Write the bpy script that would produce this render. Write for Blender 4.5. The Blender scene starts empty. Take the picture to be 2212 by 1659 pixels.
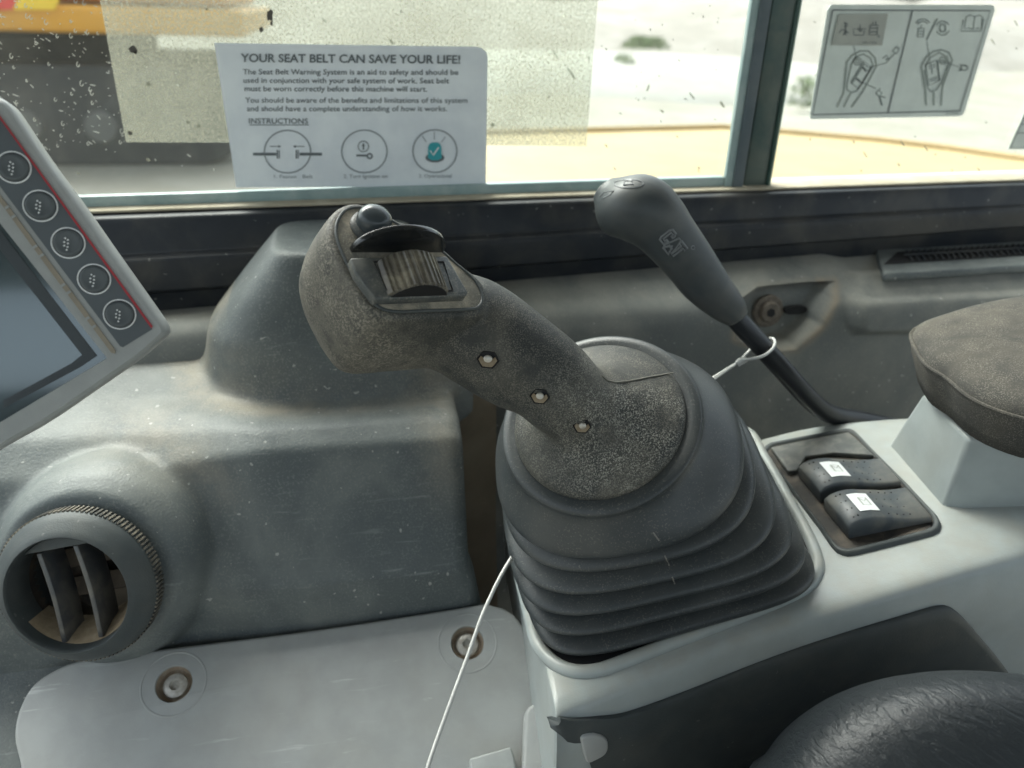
import bpy, bmesh, math, random
from mathutils import Vector, Matrix, Quaternion
from mathutils.bvhtree import BVHTree
random.seed(7)
S = bpy.context.scene
C = S.collection
# ------------------------------------------------------------------ camera
FPX, CX, CY = 1700.0, 1106.0, 829.5            # calibration worked out on a 2212 px wide grid
def _cal():
    x = Vector((8700, -510, FPX)).normalized()
    d = Vector((-126, 3520, FPX)); d = (d - x * d.dot(x)).normalized()
    return x, x.cross(d), d
_X, _Y, _D = _cal()
RIGHT = Vector((_X[0], _Y[0], -_D[0])); DOWN = Vector((_X[1], _Y[1], -_D[1])); FWD = Vector((_X[2], _Y[2], -_D[2]))
cd = bpy.data.cameras.new('camera'); cam = bpy.data.objects.new('camera', cd); C.objects.link(cam)
M3 = Matrix((RIGHT, -DOWN, -FWD)).transposed()
cam.matrix_world = M3.to_4x4()
cd.sensor_width = 36; cd.lens = FPX / 2212 * 36
cd.clip_start = 0.01; cd.clip_end = 600
cd.dof.use_dof = True; cd.dof.focus_distance = 0.43; cd.dof.aperture_fstop = 8.0
S.camera = cam
# ------------------------------------------------------------------ world, sun, exposure
SUN_EL, SUN_AZ = math.radians(52), math.radians(-28)     # azimuth from +Y towards +X
w = bpy.data.worlds.new('World'); S.world = w; w.use_nodes = True
nt = w.node_tree; bg = nt.nodes['Background']
sky = nt.nodes.new('ShaderNodeTexSky'); sky.sky_type = 'NISHITA'; sky.sun_disc = False
sky.sun_elevation = SUN_EL; sky.sun_rotation = SUN_AZ
sky.air_density = 1.0; sky.dust_density = 6.0; sky.ozone_density = 1.0
hs = nt.nodes.new('ShaderNodeHueSaturation'); hs.inputs['Saturation'].default_value = 0.36; hs.inputs['Value'].default_value = 1.0
nt.links.new(sky.outputs[0], hs.inputs['Color'])
tn = nt.nodes.new('ShaderNodeMix'); tn.data_type = 'RGBA'; tn.blend_type = 'MULTIPLY'; tn.inputs[0].default_value = 1.0; tn.inputs[7].default_value = (0.93, 1.0, 0.99, 1)
nt.links.new(hs.outputs[0], tn.inputs[6]); nt.links.new(tn.outputs[2], bg.inputs[0]); bg.inputs[1].default_value = 0.15
sd = bpy.data.lights.new('sun', 'SUN'); sun = bpy.data.objects.new('sun', sd); C.objects.link(sun)
sd.energy = 1.0; sd.angle = math.radians(45); sd.color = (1.0, 0.97, 0.91)
tosun = Vector((math.sin(SUN_AZ) * math.cos(SUN_EL), math.cos(SUN_AZ) * math.cos(SUN_EL), math.sin(SUN_EL)))
sun.rotation_euler = tosun.to_track_quat('Z', 'Y').to_euler()
S.view_settings.view_transform = 'Standard'; S.view_settings.look = 'None'
S.view_settings.exposure = 1.7; S.view_settings.gamma = 1.0
try: S.view_settings.use_curve_mapping = False
except Exception: pass
# ------------------------------------------------------------------ geometry helpers
def ray(u, v): return RIGHT * ((u - CX) / FPX) + DOWN * ((v - CY) / FPX) + FWD
def W(u, v, d): return ray(u, v) * d
def WP(u, v, p, n):
    r = ray(u, v); p = Vector(p); n = Vector(n)
    return r * (p.dot(n) / r.dot(n))
def proj(p):
    z = p.dot(FWD); return CX + FPX * p.dot(RIGHT) / z, CY + FPX * p.dot(DOWN) / z
def cam2w(a, b, c): return (RIGHT * a + DOWN * b + FWD * c).normalized()
def crom(pts, n, closed=True):
    """Catmull-Rom through points, n samples per span"""
    pts = [Vector(p) for p in pts]; N = len(pts); out = []
    spans = N if closed else N - 1
    for i in range(spans):
        if closed: a, b, c, d = pts[i - 1], pts[i], pts[(i + 1) % N], pts[(i + 2) % N]
        else: a, b, c, d = pts[max(i - 1, 0)], pts[i], pts[i + 1], pts[min(i + 2, N - 1)]
        for k in range(n):
            t = k / n
            out.append(0.5 * ((2 * b) + (c - a) * t + (2 * a - 5 * b + 4 * c - d) * t * t + (3 * b - a - 3 * c + d) * t ** 3))
    if not closed: out.append(pts[-1].copy())
    return out
def resample(pts, n, closed=True):
    pts = [Vector(p) for p in pts]
    P = pts + ([pts[0]] if closed else [])
    L = [0]
    for a, b in zip(P, P[1:]): L.append(L[-1] + (b - a).length)
    out = []; j = 0
    for i in range(n):
        s = L[-1] * i / (n if closed else n - 1)
        while j < len(L) - 2 and L[j + 1] < s: j += 1
        t = (s - L[j]) / max(L[j + 1] - L[j], 1e-12)
        out.append(P[j].lerp(P[j + 1], min(t, 1)))
    return out
class MB:
    """collects shapes in world space; build() links them as ONE mesh object"""
    def __init__(s): s.v = []; s.f = []
    def add(s, vs, fs):
        o = len(s.v); s.ch = getattr(s, 'ch', []); s.ch.append((o, len(vs), len(s.f), len(fs))); s.v += [Vector(x) for x in vs]; s.f += [[i + o for i in f] for f in fs]; return s
    def loft(s, rings, cap0=True, cap1=True, closed=True):
        n = len(rings[0]); vs = [p for r in rings for p in r]; fs = []
        for i in range(len(rings) - 1):
            for j in range(n if closed else n - 1):
                k = (j + 1) % n
                fs.append([i * n + j, i * n + k, (i + 1) * n + k, (i + 1) * n + j])
        if cap0: fs.append(list(range(n))[::-1])
        if cap1: fs.append([(len(rings) - 1) * n + j for j in range(n)])
        return s.add(vs, fs)
    def slab(s, poly, off):
        """poly = world points on a plane; extruded by vector off"""
        return s.loft([poly, [p + off for p in poly]])
    def box(s, o, a, b, c):
        """box centred at o with half-axis vectors a b c"""
        vs = [o + i * a + j * b + k * c for i in (-1, 1) for j in (-1, 1) for k in (-1, 1)]
        return s.add(vs, [[0, 1, 3, 2], [4, 6, 7, 5], [0, 4, 5, 1], [2, 3, 7, 6], [0, 2, 6, 4], [1, 5, 7, 3]])
    def tube(s, pts, rad, n=12, closed=False, cap=True):
        pts = [Vector(p) for p in pts]
        if not hasattr(rad, '__len__'): rad = [rad] * len(pts)
        rings = []; prev = None
        for i, p in enumerate(pts):
            a = pts[i - 1] if (i > 0 or closed) else p
            b = pts[(i + 1) % len(pts)] if (i < len(pts) - 1 or closed) else p
            t = (b - a).normalized()
            if prev is None:
                x = t.orthogonal().normalized()
            else:
                x = (prev - t * prev.dot(t)).normalized()
            prev = x; y = t.cross(x)
            rings.append([p + (x * math.cos(2 * math.pi * k / n) + y * math.sin(2 * math.pi * k / n)) * rad[i] for k in range(n)])
        if closed:
            rings.append(rings[0]); return s.loft(rings, False, False)
        return s.loft(rings, cap, cap)
    def lathe(s, o, ax, prof, n=48, xdir=None, cap0=True, cap1=True):
        """prof = [(height, radius)]"""
        ax = ax.normalized(); x = (xdir - ax * xdir.dot(ax)).normalized() if xdir else ax.orthogonal().normalized(); y = ax.cross(x)
        rings = [[o + ax * h + (x * math.cos(2 * math.pi * k / n) + y * math.sin(2 * math.pi * k / n)) * r for k in range(n)] for h, r in prof]
        return s.loft(rings, cap0, cap1)
    def grid(s, rows):
        n = len(rows[0]); return s.loft(rows, False, False, closed=False)
    def build_groups(s, cuts, name, mat, parent, **k):
        """one object per interval of image x between the cuts"""
        gs = {}
        for o, nv, f0, nf in s.ch:
            c = sum(s.v[o:o + nv], Vector()) / nv; key = sum(proj(c)[0] > q for q in cuts)
            g_ = gs.setdefault(key, MB()); g_.add(s.v[o:o + nv], [[i - o for i in f] for f in s.f[f0:f0 + nf]])
        for g_ in gs.values(): g_.build(name, mat, parent, **k)
    def build(s, name, mat, parent=None, smooth=True, angle=40, bevel=0, seg=3, weld=True):
        org = Vector((0, 0, 0))
        if parent is not None:
            q = parent
            while q is not None: org += q.location; q = q.parent
            loc = Vector((0, 0, 0))
        else:
            lo = Vector([min(p[i] for p in s.v) for i in range(3)]); hi = Vector([max(p[i] for p in s.v) for i in range(3)])
            org = Vector(((lo.x + hi.x) / 2, (lo.y + hi.y) / 2, lo.z)); loc = org
        me = bpy.data.meshes.new(name)
        me.from_pydata([p - org for p in s.v], [], s.f)
        bm = bmesh.new(); bm.from_mesh(me)
        if weld: bmesh.ops.remove_doubles(bm, verts=bm.verts, dist=1e-6)
        bmesh.ops.recalc_face_normals(bm, faces=bm.faces)
        bm.to_mesh(me); bm.free()
        o = bpy.data.objects.new(name, me); C.objects.link(o); o.location = loc
        if parent is not None: o.parent = parent
        if mat: me.materials.append(mat)
        if bevel:
            m = o.modifiers.new('b', 'BEVEL'); m.width = bevel; m.segments = seg; m.limit_method = 'ANGLE'; m.angle_limit = math.radians(35)
            m.use_clamp_overlap = True
            bake(o)
        if smooth: shade(o, angle)
        return o
def shade(o, angle=40):
    me = o.data
    me.polygons.foreach_set('use_smooth', [True] * len(me.polygons))
    me.set_sharp_from_angle(angle=math.radians(angle))
def bake(o):
    dg = bpy.context.evaluated_depsgraph_get(); dg.update()
    me = bpy.data.meshes.new_from_object(o.evaluated_get(dg)); o.modifiers.clear(); o.data = me
def melt(o, voxel, it=10, fac=0.5):
    """fuse overlapping closed shapes into one moulded surface"""
    m = o.modifiers.new('r', 'REMESH'); m.mode = 'VOXEL'; m.voxel_size = voxel; m.use_smooth_shade = True
    m = o.modifiers.new('s', 'SMOOTH'); m.factor = fac; m.iterations = it
    bake(o); o.data.polygons.foreach_set('use_smooth', [True] * len(o.data.polygons))
    return o
def carve(o, mb):
    c = mb.build('cutter', None, None, smooth=False)
    m = o.modifiers.new('c', 'BOOLEAN'); m.operation = 'DIFFERENCE'; m.object = c; m.solver = 'EXACT'
    bake(o); bpy.data.objects.remove(c)
def paint(o, name, fn):
    a = o.data.attributes.new(name, 'FLOAT', 'POINT'); off = o_off(o)
    a.data.foreach_set('value', [fn(v.co + off) for v in o.data.vertices])
def warp(o, fn):
    off = o_off(o)
    for v in o.data.vertices:
        p = v.co + off; v.co = fn(p) - off
def thing(name, label, cat, loc, group=None):
    o = bpy.data.objects.new(name, None); C.objects.link(o); o.empty_display_size = 0.01
    o.location = loc; o['label'] = label; o['category'] = cat
    if group: o['group'] = group
    return o
def tag(o, label, cat, group=None):
    o['label'] = label; o['category'] = cat
    if group: o['group'] = group
    return o
def bvh(o):
    bpy.context.view_layer.update()
    off = o.matrix_world.translation
    bm = bmesh.new(); bm.from_mesh(o.data)
    bmesh.ops.translate(bm, verts=bm.verts, vec=o_off(o))
    t = BVHTree.FromBMesh(bm); bm.free(); return t
def o_off(o):
    p = Vector((0, 0, 0)); q = o
    while q is not None: p += q.location; q = q.parent
    return p
def hit(t, u, v):
    r = ray(u, v).normalized(); p, n, i, d = t.ray_cast(Vector((0, 0, 0)), r)
    if p is None: p = r * 0.45; n = -r
    if n.dot(r) > 0: n = -n
    return p, n
# ------------------------------------------------------------------ materials
def lin(r, g, b):
    f = lambda c: (c / 255 / 12.92) if c <= 10 else ((c / 255 + 0.055) / 1.055) ** 2.4
    return (f(r), f(g), f(b), 1)
DUST = (0.30, 0.265, 0.20, 1)
def mat(name, base, rough=0.55, dust=0.0, dscale=14, dcol=DUST, speck=0.0, sscale=900, scol=(0.42, 0.39, 0.32, 1), slow=0.52,
        bump=0.0, bscale=1200, metal=0.0, spec=0.4, scratch=0.0, chips=0.0, up=0.0, coat=0.0, attr=None):
    m = bpy.data.materials.new(name); m.use_nodes = True
    N = m.node_tree.nodes; L = m.node_tree.links; p = N['Principled BSDF']
    tc = N.new('ShaderNodeTexCoord').outputs['Object']
    def noise(sc, det=3, rg=0.55, vec=tc, dist=0):
        n = N.new('ShaderNodeTexNoise'); n.inputs['Scale'].default_value = sc; n.inputs['Detail'].default_value = det
        n.inputs['Roughness'].default_value = rg; n.inputs['Distortion'].default_value = dist; L.new(vec, n.inputs['Vector']); return n.outputs['Fac']
    def ramp(f, a, b):
        r = N.new('ShaderNodeMapRange'); r.inputs[1].default_value = a; r.inputs[2].default_value = b; r.clamp = True
        r.interpolation_type = 'SMOOTHSTEP'; L.new(f, r.inputs[0]); return r.outputs[0]
    def mul(a, b):
        x = N.new('ShaderNodeMath'); x.operation = 'MULTIPLY'
        for i, q in enumerate((a, b)):
            if isinstance(q, (int, float)): x.inputs[i].default_value = q
            else: L.new(q, x.inputs[i])
        return x.outputs[0]
    def mix(f, a, b):
        x = N.new('ShaderNodeMix'); x.data_type = 'RGBA'
        for i, q in ((0, f), (6, a), (7, b)):
            if isinstance(q, (int, float, tuple)): x.inputs[i].default_value = q
            else: L.new(q, x.inputs[i])
        return x.outputs[2]
    col = base
    v = ramp(noise(dscale * 2.3, 4), 0.3, 0.7)
    col = mix(mul(v, 0.35), col, tuple(min(1, c * 1.35 + 0.004) for c in base[:3]) + (1,))
    rg = rough
    if dust:
        d = mul(ramp(noise(dscale, 5, 0.6, dist=0.4), 0.38, 0.72), dust)
        col = mix(d, col, dcol)
    if up:
        g = N.new('ShaderNodeNewGeometry'); sx = N.new('ShaderNodeSeparateXYZ'); L.new(g.outputs['Normal'], sx.inputs[0])
        u_ = mul(mul(ramp(sx.outputs[2], 0.35, 0.95), ramp(noise(dscale * 3, 5, 0.65), 0.2, 0.75)), up)
        col = mix(u_, col, dcol)
    if speck:
        a = ramp(noise(sscale, 2, 0.6), slow, slow + 0.10)
        b = ramp(noise(sscale / 14, 3), 0.25, 0.62)
        col = mix(mul(mul(a, b), speck), col, scol)
    if attr:
        # worn-in dirt of its own shape, stored on the mesh: (attribute, colour, strength, noise scale, fine)
        for an, ac, st_, sc_, fine in attr:
            at_ = N.new('ShaderNodeAttribute'); at_.attribute_name = an
            if fine: k_ = mul(ramp(noise(sc_, 2, 0.6, dist=0.6), 0.50, 0.60), ramp(noise(sc_ / 22, 4), 0.30, 0.62))
            else: k_ = ramp(noise(sc_, 5, 0.65), 0.22, 0.62)
            col = mix(mul(mul(k_, at_.outputs['Fac']), st_), col, ac)
    if chips:
        a = ramp(noise(230, 1, 0.4), 0.755, 0.775); col = mix(mul(a, chips), col, (0.5, 0.5, 0.46, 1))
    if scratch:
        mp = N.new('ShaderNodeMapping'); mp.inputs['Scale'].default_value = (8, 60, 90); mp.inputs['Rotation'].default_value = (0.1, 0.25, 0.5)
        L.new(tc, mp.inputs['Vector'])
        a = mul(ramp(noise(3.2, 3, 0.6, vec=mp.outputs[0], dist=0.5), 0.60, 0.74), ramp(noise(16, 2), 0.42, 0.62))
        col = mix(mul(a, scratch), col, (0.62, 0.64, 0.62, 1))
    if isinstance(col, tuple): p.inputs['Base Color'].default_value = col
    else: L.new(col, p.inputs['Base Color'])
    p.inputs['Roughness'].default_value = rough
    p.inputs['Metallic'].default_value = metal
    p.inputs['Specular IOR Level'].default_value = spec
    if coat: p.inputs['Coat Weight'].default_value = coat; p.inputs['Coat Roughness'].default_value = 0.1
    if bump:
        b = N.new('ShaderNodeBump'); b.inputs['Strength'].default_value = 0.6; b.inputs['Distance'].default_value = bump
        L.new(noise(bscale, 3), b.inputs['Height']); L.new(b.outputs[0], p.inputs['Normal'])
    return m
M = {}
M['rubber'] = mat('worn black grip rubber', (0.022, 0.025, 0.025, 1), 0.62, dust=0.30, dscale=26, dcol=(0.19, 0.175, 0.14, 1), speck=0.40, sscale=1500, slow=0.50, scol=(0.27, 0.25, 0.20, 1), bump=0.0004, bscale=1100, attr=(('brown', (0.19, 0.175, 0.14, 1), 0.42, 120, False), ('brown', (0.30, 0.275, 0.225, 1), 0.75, 800, True), ('speckle', (0.42, 0.41, 0.355, 1), 0.72, 1250, True)))
M['flange'] = mat('dusty grained rubber', (0.032, 0.037, 0.037, 1), 0.6, dust=0.2, dscale=22, dcol=(0.22, 0.21, 0.18, 1), speck=0.9, sscale=900, slow=0.49, scol=(0.46, 0.45, 0.40, 1), bump=0.0005, bscale=900)
M['boot'] = mat('black bellows rubber', (0.030, 0.036, 0.039, 1), 0.38, dust=0.25, dscale=18, dcol=(0.12, 0.12, 0.11, 1), speck=0.15, sscale=900, slow=0.57, bump=0.00015, bscale=900, up=0.16)
M['facedirt'] = mat('caked dust', (0.13, 0.125, 0.105, 1), 0.9, dust=0.9, dscale=60, dcol=(0.42, 0.37, 0.28, 1), speck=0.5, sscale=1300)
M['switchblack'] = mat('black switch plastic', (0.06, 0.067, 0.068, 1), 0.42, dust=0.55, dscale=50, dcol=(0.19, 0.185, 0.155, 1), speck=0.25)
M['gloss'] = mat('glossy black plastic', (0.010, 0.012, 0.014, 1), 0.18, dust=0.06, dscale=80, coat=0.4)
M['wheel'] = mat('ribbed wheel plastic', (0.075, 0.068, 0.055, 1), 0.32, dust=0.7, dscale=90, dcol=(0.30, 0.27, 0.20, 1))
M['duct'] = mat('dark grey moulded plastic', (0.078, 0.092, 0.096, 1), 0.5, dust=0.55, scratch=0.16, dscale=11, dcol=(0.22, 0.235, 0.22, 1), speck=0.35, sscale=700, slow=0.53, scol=(0.24, 0.25, 0.23, 1), chips=0.5, bump=0.0006, bscale=550, up=0.5, attr=(('tan', (0.33, 0.29, 0.22, 1), 0.75, 45, False), ('tan', (0.36, 0.33, 0.27, 1), 0.5, 700, True)))
M['wall'] = mat('dusty side trim plastic', (0.125, 0.135, 0.132, 1), 0.7, dust=0.8, dscale=8, dcol=(0.28, 0.275, 0.24, 1), speck=0.12, sscale=500, slow=0.53, chips=0.5, up=0.8, attr=(('tan', (0.27, 0.225, 0.165, 1), 0.8, 60, False),))
M['rail'] = mat('black painted rail', (0.017, 0.021, 0.027, 1), 0.45, dust=0.12, dscale=20, chips=0.25, spec=0.3)
M['grey'] = mat('light grey moulded plastic', (0.315, 0.350, 0.350, 1), 0.30, dust=0.15, dscale=20, dcol=(0.33, 0.29, 0.215, 1), bump=0.00012, bscale=900, up=0.36)
M['plate'] = mat('grey access panel plastic', (0.32, 0.33, 0.325, 1), 0.5, dust=0.12, dscale=20, scratch=0.45, bump=0.0001, bscale=900)
M['cover'] = mat('charcoal side cover', (0.047, 0.056, 0.058, 1), 0.55, dust=0.08, dscale=30, chips=0.12, bump=0.00025, bscale=900)
M['bezelgrey'] = mat('monitor housing grey', (0.31, 0.325, 0.32, 1), 0.42, dust=0.06, dscale=30, bump=0.0001, bscale=900)
M['keypad'] = mat('keypad slate grey', (0.085, 0.10, 0.11, 1), 0.5)
M['key'] = mat('dark rubber key', (0.055, 0.065, 0.072, 1), 0.42, dust=0.25, dscale=60)
M['key2'] = mat('grey rubber key', (0.080, 0.092, 0.098, 1), 0.42)
M['white'] = mat('white print', (0.72, 0.74, 0.74, 1), 0.5)
M['red'] = mat('red stripe', (0.36, 0.03, 0.04, 1), 0.5)
M['groove'] = mat('grit filled groove', (0.26, 0.23, 0.185, 1), 0.9, dust=0.7, dscale=120)
M['steel'] = mat('dull steel', (0.50, 0.48, 0.44, 1), 0.4, metal=0.3, dust=0.6, dscale=300)
M['dirtnut'] = mat('dirt packed nut', (0.19, 0.145, 0.095, 1), 0.85, dust=0.5, dscale=300)
M['rust'] = mat('rusty screw', (0.26, 0.20, 0.145, 1), 0.7, dust=0.9, dscale=200, dcol=(0.40, 0.35, 0.28, 1))
M['black'] = mat('near black', (0.008, 0.008, 0.009, 1), 0.7)
M['brown'] = mat('brown dusty liner', (0.20, 0.16, 0.115, 1), 0.85, dust=0.8, dscale=12, dcol=(0.32, 0.27, 0.20, 1))
M['knob'] = mat('dark grey knob plastic', (0.050, 0.058, 0.061, 1), 0.42, dust=0.12, dscale=30, bump=0.0001)
M['rod'] = mat('black coated rod', (0.014, 0.016, 0.019, 1), 0.35)
M['cable'] = mat('galvanised wire', (0.50, 0.50, 0.48, 1), 0.5, metal=0.2)
M['finmat'] = mat('grey black fin plastic', (0.045, 0.048, 0.052, 1), 0.35, dust=0.3, dscale=60, spec=0.6)
M['blank'] = mat('dusty grey blank', (0.07, 0.075, 0.072, 1), 0.5, dust=0.7, dscale=60, dcol=(0.2, 0.195, 0.17, 1))
M['throat2'] = mat('dusty brown vane', (0.07, 0.055, 0.04, 1), 0.9, dust=0.6, dscale=60, dcol=(0.18, 0.14, 0.1, 1))
M['pad'] = mat('dusty armrest cloth', (0.045, 0.044, 0.04, 1), 0.9, dust=0.35, dscale=25, dcol=(0.13, 0.115, 0.09, 1), bump=0.0004, bscale=700, up=0.42, speck=0.25, sscale=1300)
M['seal'] = mat('blue grey window seal', (0.075, 0.10, 0.115, 1), 0.5, dust=0.25, dscale=20, dcol=(0.2, 0.22, 0.22, 1))
M['sealgreen'] = mat('green glass edge', (0.025, 0.06, 0.05, 1), 0.25)
M['glassedge'] = mat('milky blue glass edge', (0.24, 0.33, 0.33, 1), 0.4, dust=0.6, dscale=30, dcol=(0.45, 0.52, 0.50, 1))
M['sand'] = mat('dust filled channel', (0.36, 0.32, 0.24, 1), 0.9, dust=0.6, dscale=40, dcol=(0.52, 0.48, 0.38, 1))
M['paper'] = mat('white laminated paper', (0.70, 0.75, 0.79, 1), 0.4)
M['ink'] = mat('dark grey ink', (0.13, 0.15, 0.16, 1), 0.6)
M['inkfaint'] = mat('faded ink', (0.27, 0.30, 0.32, 1), 0.6)
M['teal'] = mat('teal ink', (0.04, 0.33, 0.37, 1), 0.6)
M['sticker'] = mat('pale silver sticker', (0.60, 0.66, 0.63, 1), 0.4)
M['stickergrey'] = mat('grey overlay sticker', (0.36, 0.38, 0.35, 1), 0.5)
M['inkgreen'] = mat('sticker line ink', (0.17, 0.205, 0.20, 1), 0.6)

def leather():
    m = bpy.data.materials.new('black creased leather'); m.use_nodes = True
    N = m.node_tree.nodes; L = m.node_tree.links; p = N['Principled BSDF']
    tc = N.new('ShaderNodeTexCoord').outputs['Object']
    cr = (RIGHT * .80 + DOWN * .52).normalized(); pr2 = (RIGHT * -.52 + DOWN * .80).normalized()
    cmb = N.new('ShaderNodeCombineXYZ')
    for k, (vec, sc) in enumerate(((cr, 38), (pr2, 330), (FWD, 120))):
        dt = N.new('ShaderNodeVectorMath'); dt.operation = 'DOT_PRODUCT'; L.new(tc, dt.inputs[0]); dt.inputs[1].default_value = vec * sc; L.new(dt.outputs['Value'], cmb.inputs[k])
    n_ = N.new('ShaderNodeTexNoise'); n_.inputs['Scale'].default_value = 1.0; n_.inputs['Detail'].default_value = 3; n_.inputs['Distortion'].default_value = 0.5; L.new(cmb.outputs[0], n_.inputs[0])
    n = N.new('ShaderNodeMapRange'); n.inputs[1].default_value = .38; n.inputs[2].default_value = .56; n.interpolation_type = 'SMOOTHSTEP'; L.new(n_.outputs['Fac'], n.inputs[0])
    v = N.new('ShaderNodeTexVoronoi'); v.feature = 'DISTANCE_TO_EDGE'; v.inputs['Scale'].default_value = 800; L.new(tc, v.inputs[0])
    r = N.new('ShaderNodeMapRange'); r.inputs[1].default_value = 0; r.inputs[2].default_value = 0.25; L.new(v.outputs[0], r.inputs[0])
    a = N.new('ShaderNodeMath'); a.operation = 'ADD'; L.new(n.outputs[0], a.inputs[0]); 
    h = N.new('ShaderNodeMath'); h.operation = 'MULTIPLY'; h.inputs[1].default_value = 0.22; L.new(r.outputs[0], h.inputs[0]); L.new(h.outputs[0], a.inputs[1])
    b = N.new('ShaderNodeBump'); b.inputs['Strength'].default_value = 0.8; b.inputs['Distance'].default_value = 0.00032; L.new(a.outputs[0], b.inputs['Height']); L.new(b.outputs[0], p.inputs['Normal'])
    p.inputs['Base Color'].default_value = (0.012, 0.016, 0.019, 1); p.inputs['Roughness'].default_value = 0.45; p.inputs['Specular IOR Level'].default_value = 0.5
    return m
M['leather'] = leather()

def glassmat(name, dirt, tint=(0.97, 1.0, 0.97, 1), splash=0.0, dcol=(0.62, 0.64, 0.55, 1), blotch=0.0, grain=0.0):
    """thin dirty glass: clear, mirror-like where clean, with a scattering dirt film"""
    m = bpy.data.materials.new(name); m.use_nodes = True
    N = m.node_tree.nodes; L = m.node_tree.links; out = N['Material Output']; N.remove(N['Principled BSDF'])
    tc = N.new('ShaderNodeTexCoord').outputs['Object']
    tr = N.new('ShaderNodeBsdfTransparent'); tr.inputs[0].default_value = tint
    gl = N.new('ShaderNodeBsdfGlossy'); gl.inputs['Roughness'].default_value = 0.02
    df = N.new('ShaderNodeBsdfDiffuse'); df.inputs[0].default_value = dcol
    tl = N.new('ShaderNodeBsdfTranslucent'); tl.inputs[0].default_value = dcol
    dm = N.new('ShaderNodeMixShader'); dm.inputs[0].default_value = 0.6; L.new(df.outputs[0], dm.inputs[1]); L.new(tl.outputs[0], dm.inputs[2])
    fr = N.new('ShaderNodeFresnel'); fr.inputs[0].default_value = 1.45
    m1 = N.new('ShaderNodeMixShader'); L.new(fr.outputs[0], m1.inputs[0]); L.new(tr.outputs[0], m1.inputs[1]); L.new(gl.outputs[0], m1.inputs[2])
    n = N.new('ShaderNodeTexNoise'); n.inputs['Scale'].default_value = 500; n.inputs['Detail'].default_value = 4; L.new(tc, n.inputs[0])
    r = N.new('ShaderNodeMapRange'); r.inputs[1].default_value = 0.35; r.inputs[2].default_value = 0.7; r.inputs[3].default_value = dirt * (0.75 - .6 * grain); r.inputs[4].default_value = min(1, dirt * (1.3 + 1.5 * grain)); L.new(n.outputs[0], r.inputs[0])
    fac = r.outputs[0]
    if blotch:
        n2 = N.new('ShaderNodeTexNoise'); n2.inputs['Scale'].default_value = 14; n2.inputs['Detail'].default_value = 4; L.new(tc, n2.inputs[0])
        r2 = N.new('ShaderNodeMapRange'); r2.inputs[1].default_value = 0.35; r2.inputs[2].default_value = 0.75; r2.inputs[3].default_value = 0; r2.inputs[4].default_value = blotch; L.new(n2.outputs[0], r2.inputs[0])
        a = N.new('ShaderNodeMath'); a.operation = 'ADD'; a.use_clamp = True; L.new(fac, a.inputs[0]); L.new(r2.outputs[0], a.inputs[1]); fac = a.outputs[0]
    m2 = N.new('ShaderNodeMixShader'); L.new(fac, m2.inputs[0]); L.new(m1.outputs[0], m2.inputs[1]); L.new(dm.outputs[0], m2.inputs[2])
    L.new(m2.outputs[0], out.inputs[0])
    return m
M['pane'] = glassmat('dirty window glass', 0.022, blotch=0.02)
M['film'] = glassmat('frosted plastic film', 0.22, dcol=(0.46, 0.45, 0.385, 1), blotch=0.22, grain=0.55)
M['splash'] = mat('dried splash marks', (0.60, 0.60, 0.54, 1), 0.8)
M['fleck'] = glassmat('thin dirt fleck', 0.42, dcol=(0.22, 0.21, 0.17, 1))
M['grime'] = glassmat('greenish grime film', 0.55, dcol=(0.42, 0.43, 0.33, 1), blotch=.2)
M['spot'] = mat('dark dirt spot', (0.09, 0.085, 0.075, 1), 0.8)
M['spotpale'] = mat('greyish dirt fleck', (0.32, 0.31, 0.26, 1), 0.8)
M['dome'] = None
def domemat():
    m = bpy.data.materials.new('smoky button plastic'); m.use_nodes = True
    p = m.node_tree.nodes['Principled BSDF']; p.inputs['Base Color'].default_value = (0.05, 0.06, 0.065, 1); p.inputs['Roughness'].default_value = 0.12
    p.inputs['Specular IOR Level'].default_value = 0.35; p.inputs['Roughness'].default_value = 0.2; return m
M['dome'] = domemat()
def screenmat():
    m = bpy.data.materials.new('switched off display'); m.use_nodes = True
    p = m.node_tree.nodes['Principled BSDF']; p.inputs['Base Color'].default_value = (0.045, 0.066, 0.075, 1); p.inputs['Roughness'].default_value = 0.10; p.inputs['Specular Tint'].default_value = (0.85, 0.97, 1, 1)
    p.inputs['Specular IOR Level'].default_value = 1.0; p.inputs['Coat Weight'].default_value = 1.0; p.inputs['Coat Roughness'].default_value = 0.06; return m
M['screen'] = screenmat()

# ------------------------------------------------------------------ unseen cab roof overhead, added to shade the cab (daylight comes in through the windows)
roof = MB(); roof.box(Vector((0.25, -0.22, 0.50)), Vector((1.05, 0, 0)), Vector((0, 0.98, 0)), Vector((0, 0, 0.03)))
roof = roof.build('unseen_cab_roof', mat('unseen roof lining', (0.16, 0.165, 0.165, 1), 0.9), bevel=0.01); roof['kind'] = 'structure'
rw = MB(); rw.box(Vector((0.25, -1.19, -0.55)), Vector((1.05, 0, 0)), Vector((0, 0.02, 0)), Vector((0, 0, 0.37))); rw.box(Vector((-0.50, -1.17, -0.02)), Vector((.30, 0, 0)), Vector((0, 0.02, 0)), Vector((0, 0, .25)))  # unseen rear wall, added; tall block shaped to reflect dark in the display
rw = rw.build('added_rear_wall', mat('unseen rear wall grey', (0.16, 0.165, 0.165, 1), 0.9), bevel=0.01); rw['kind'] = 'structure'
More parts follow.
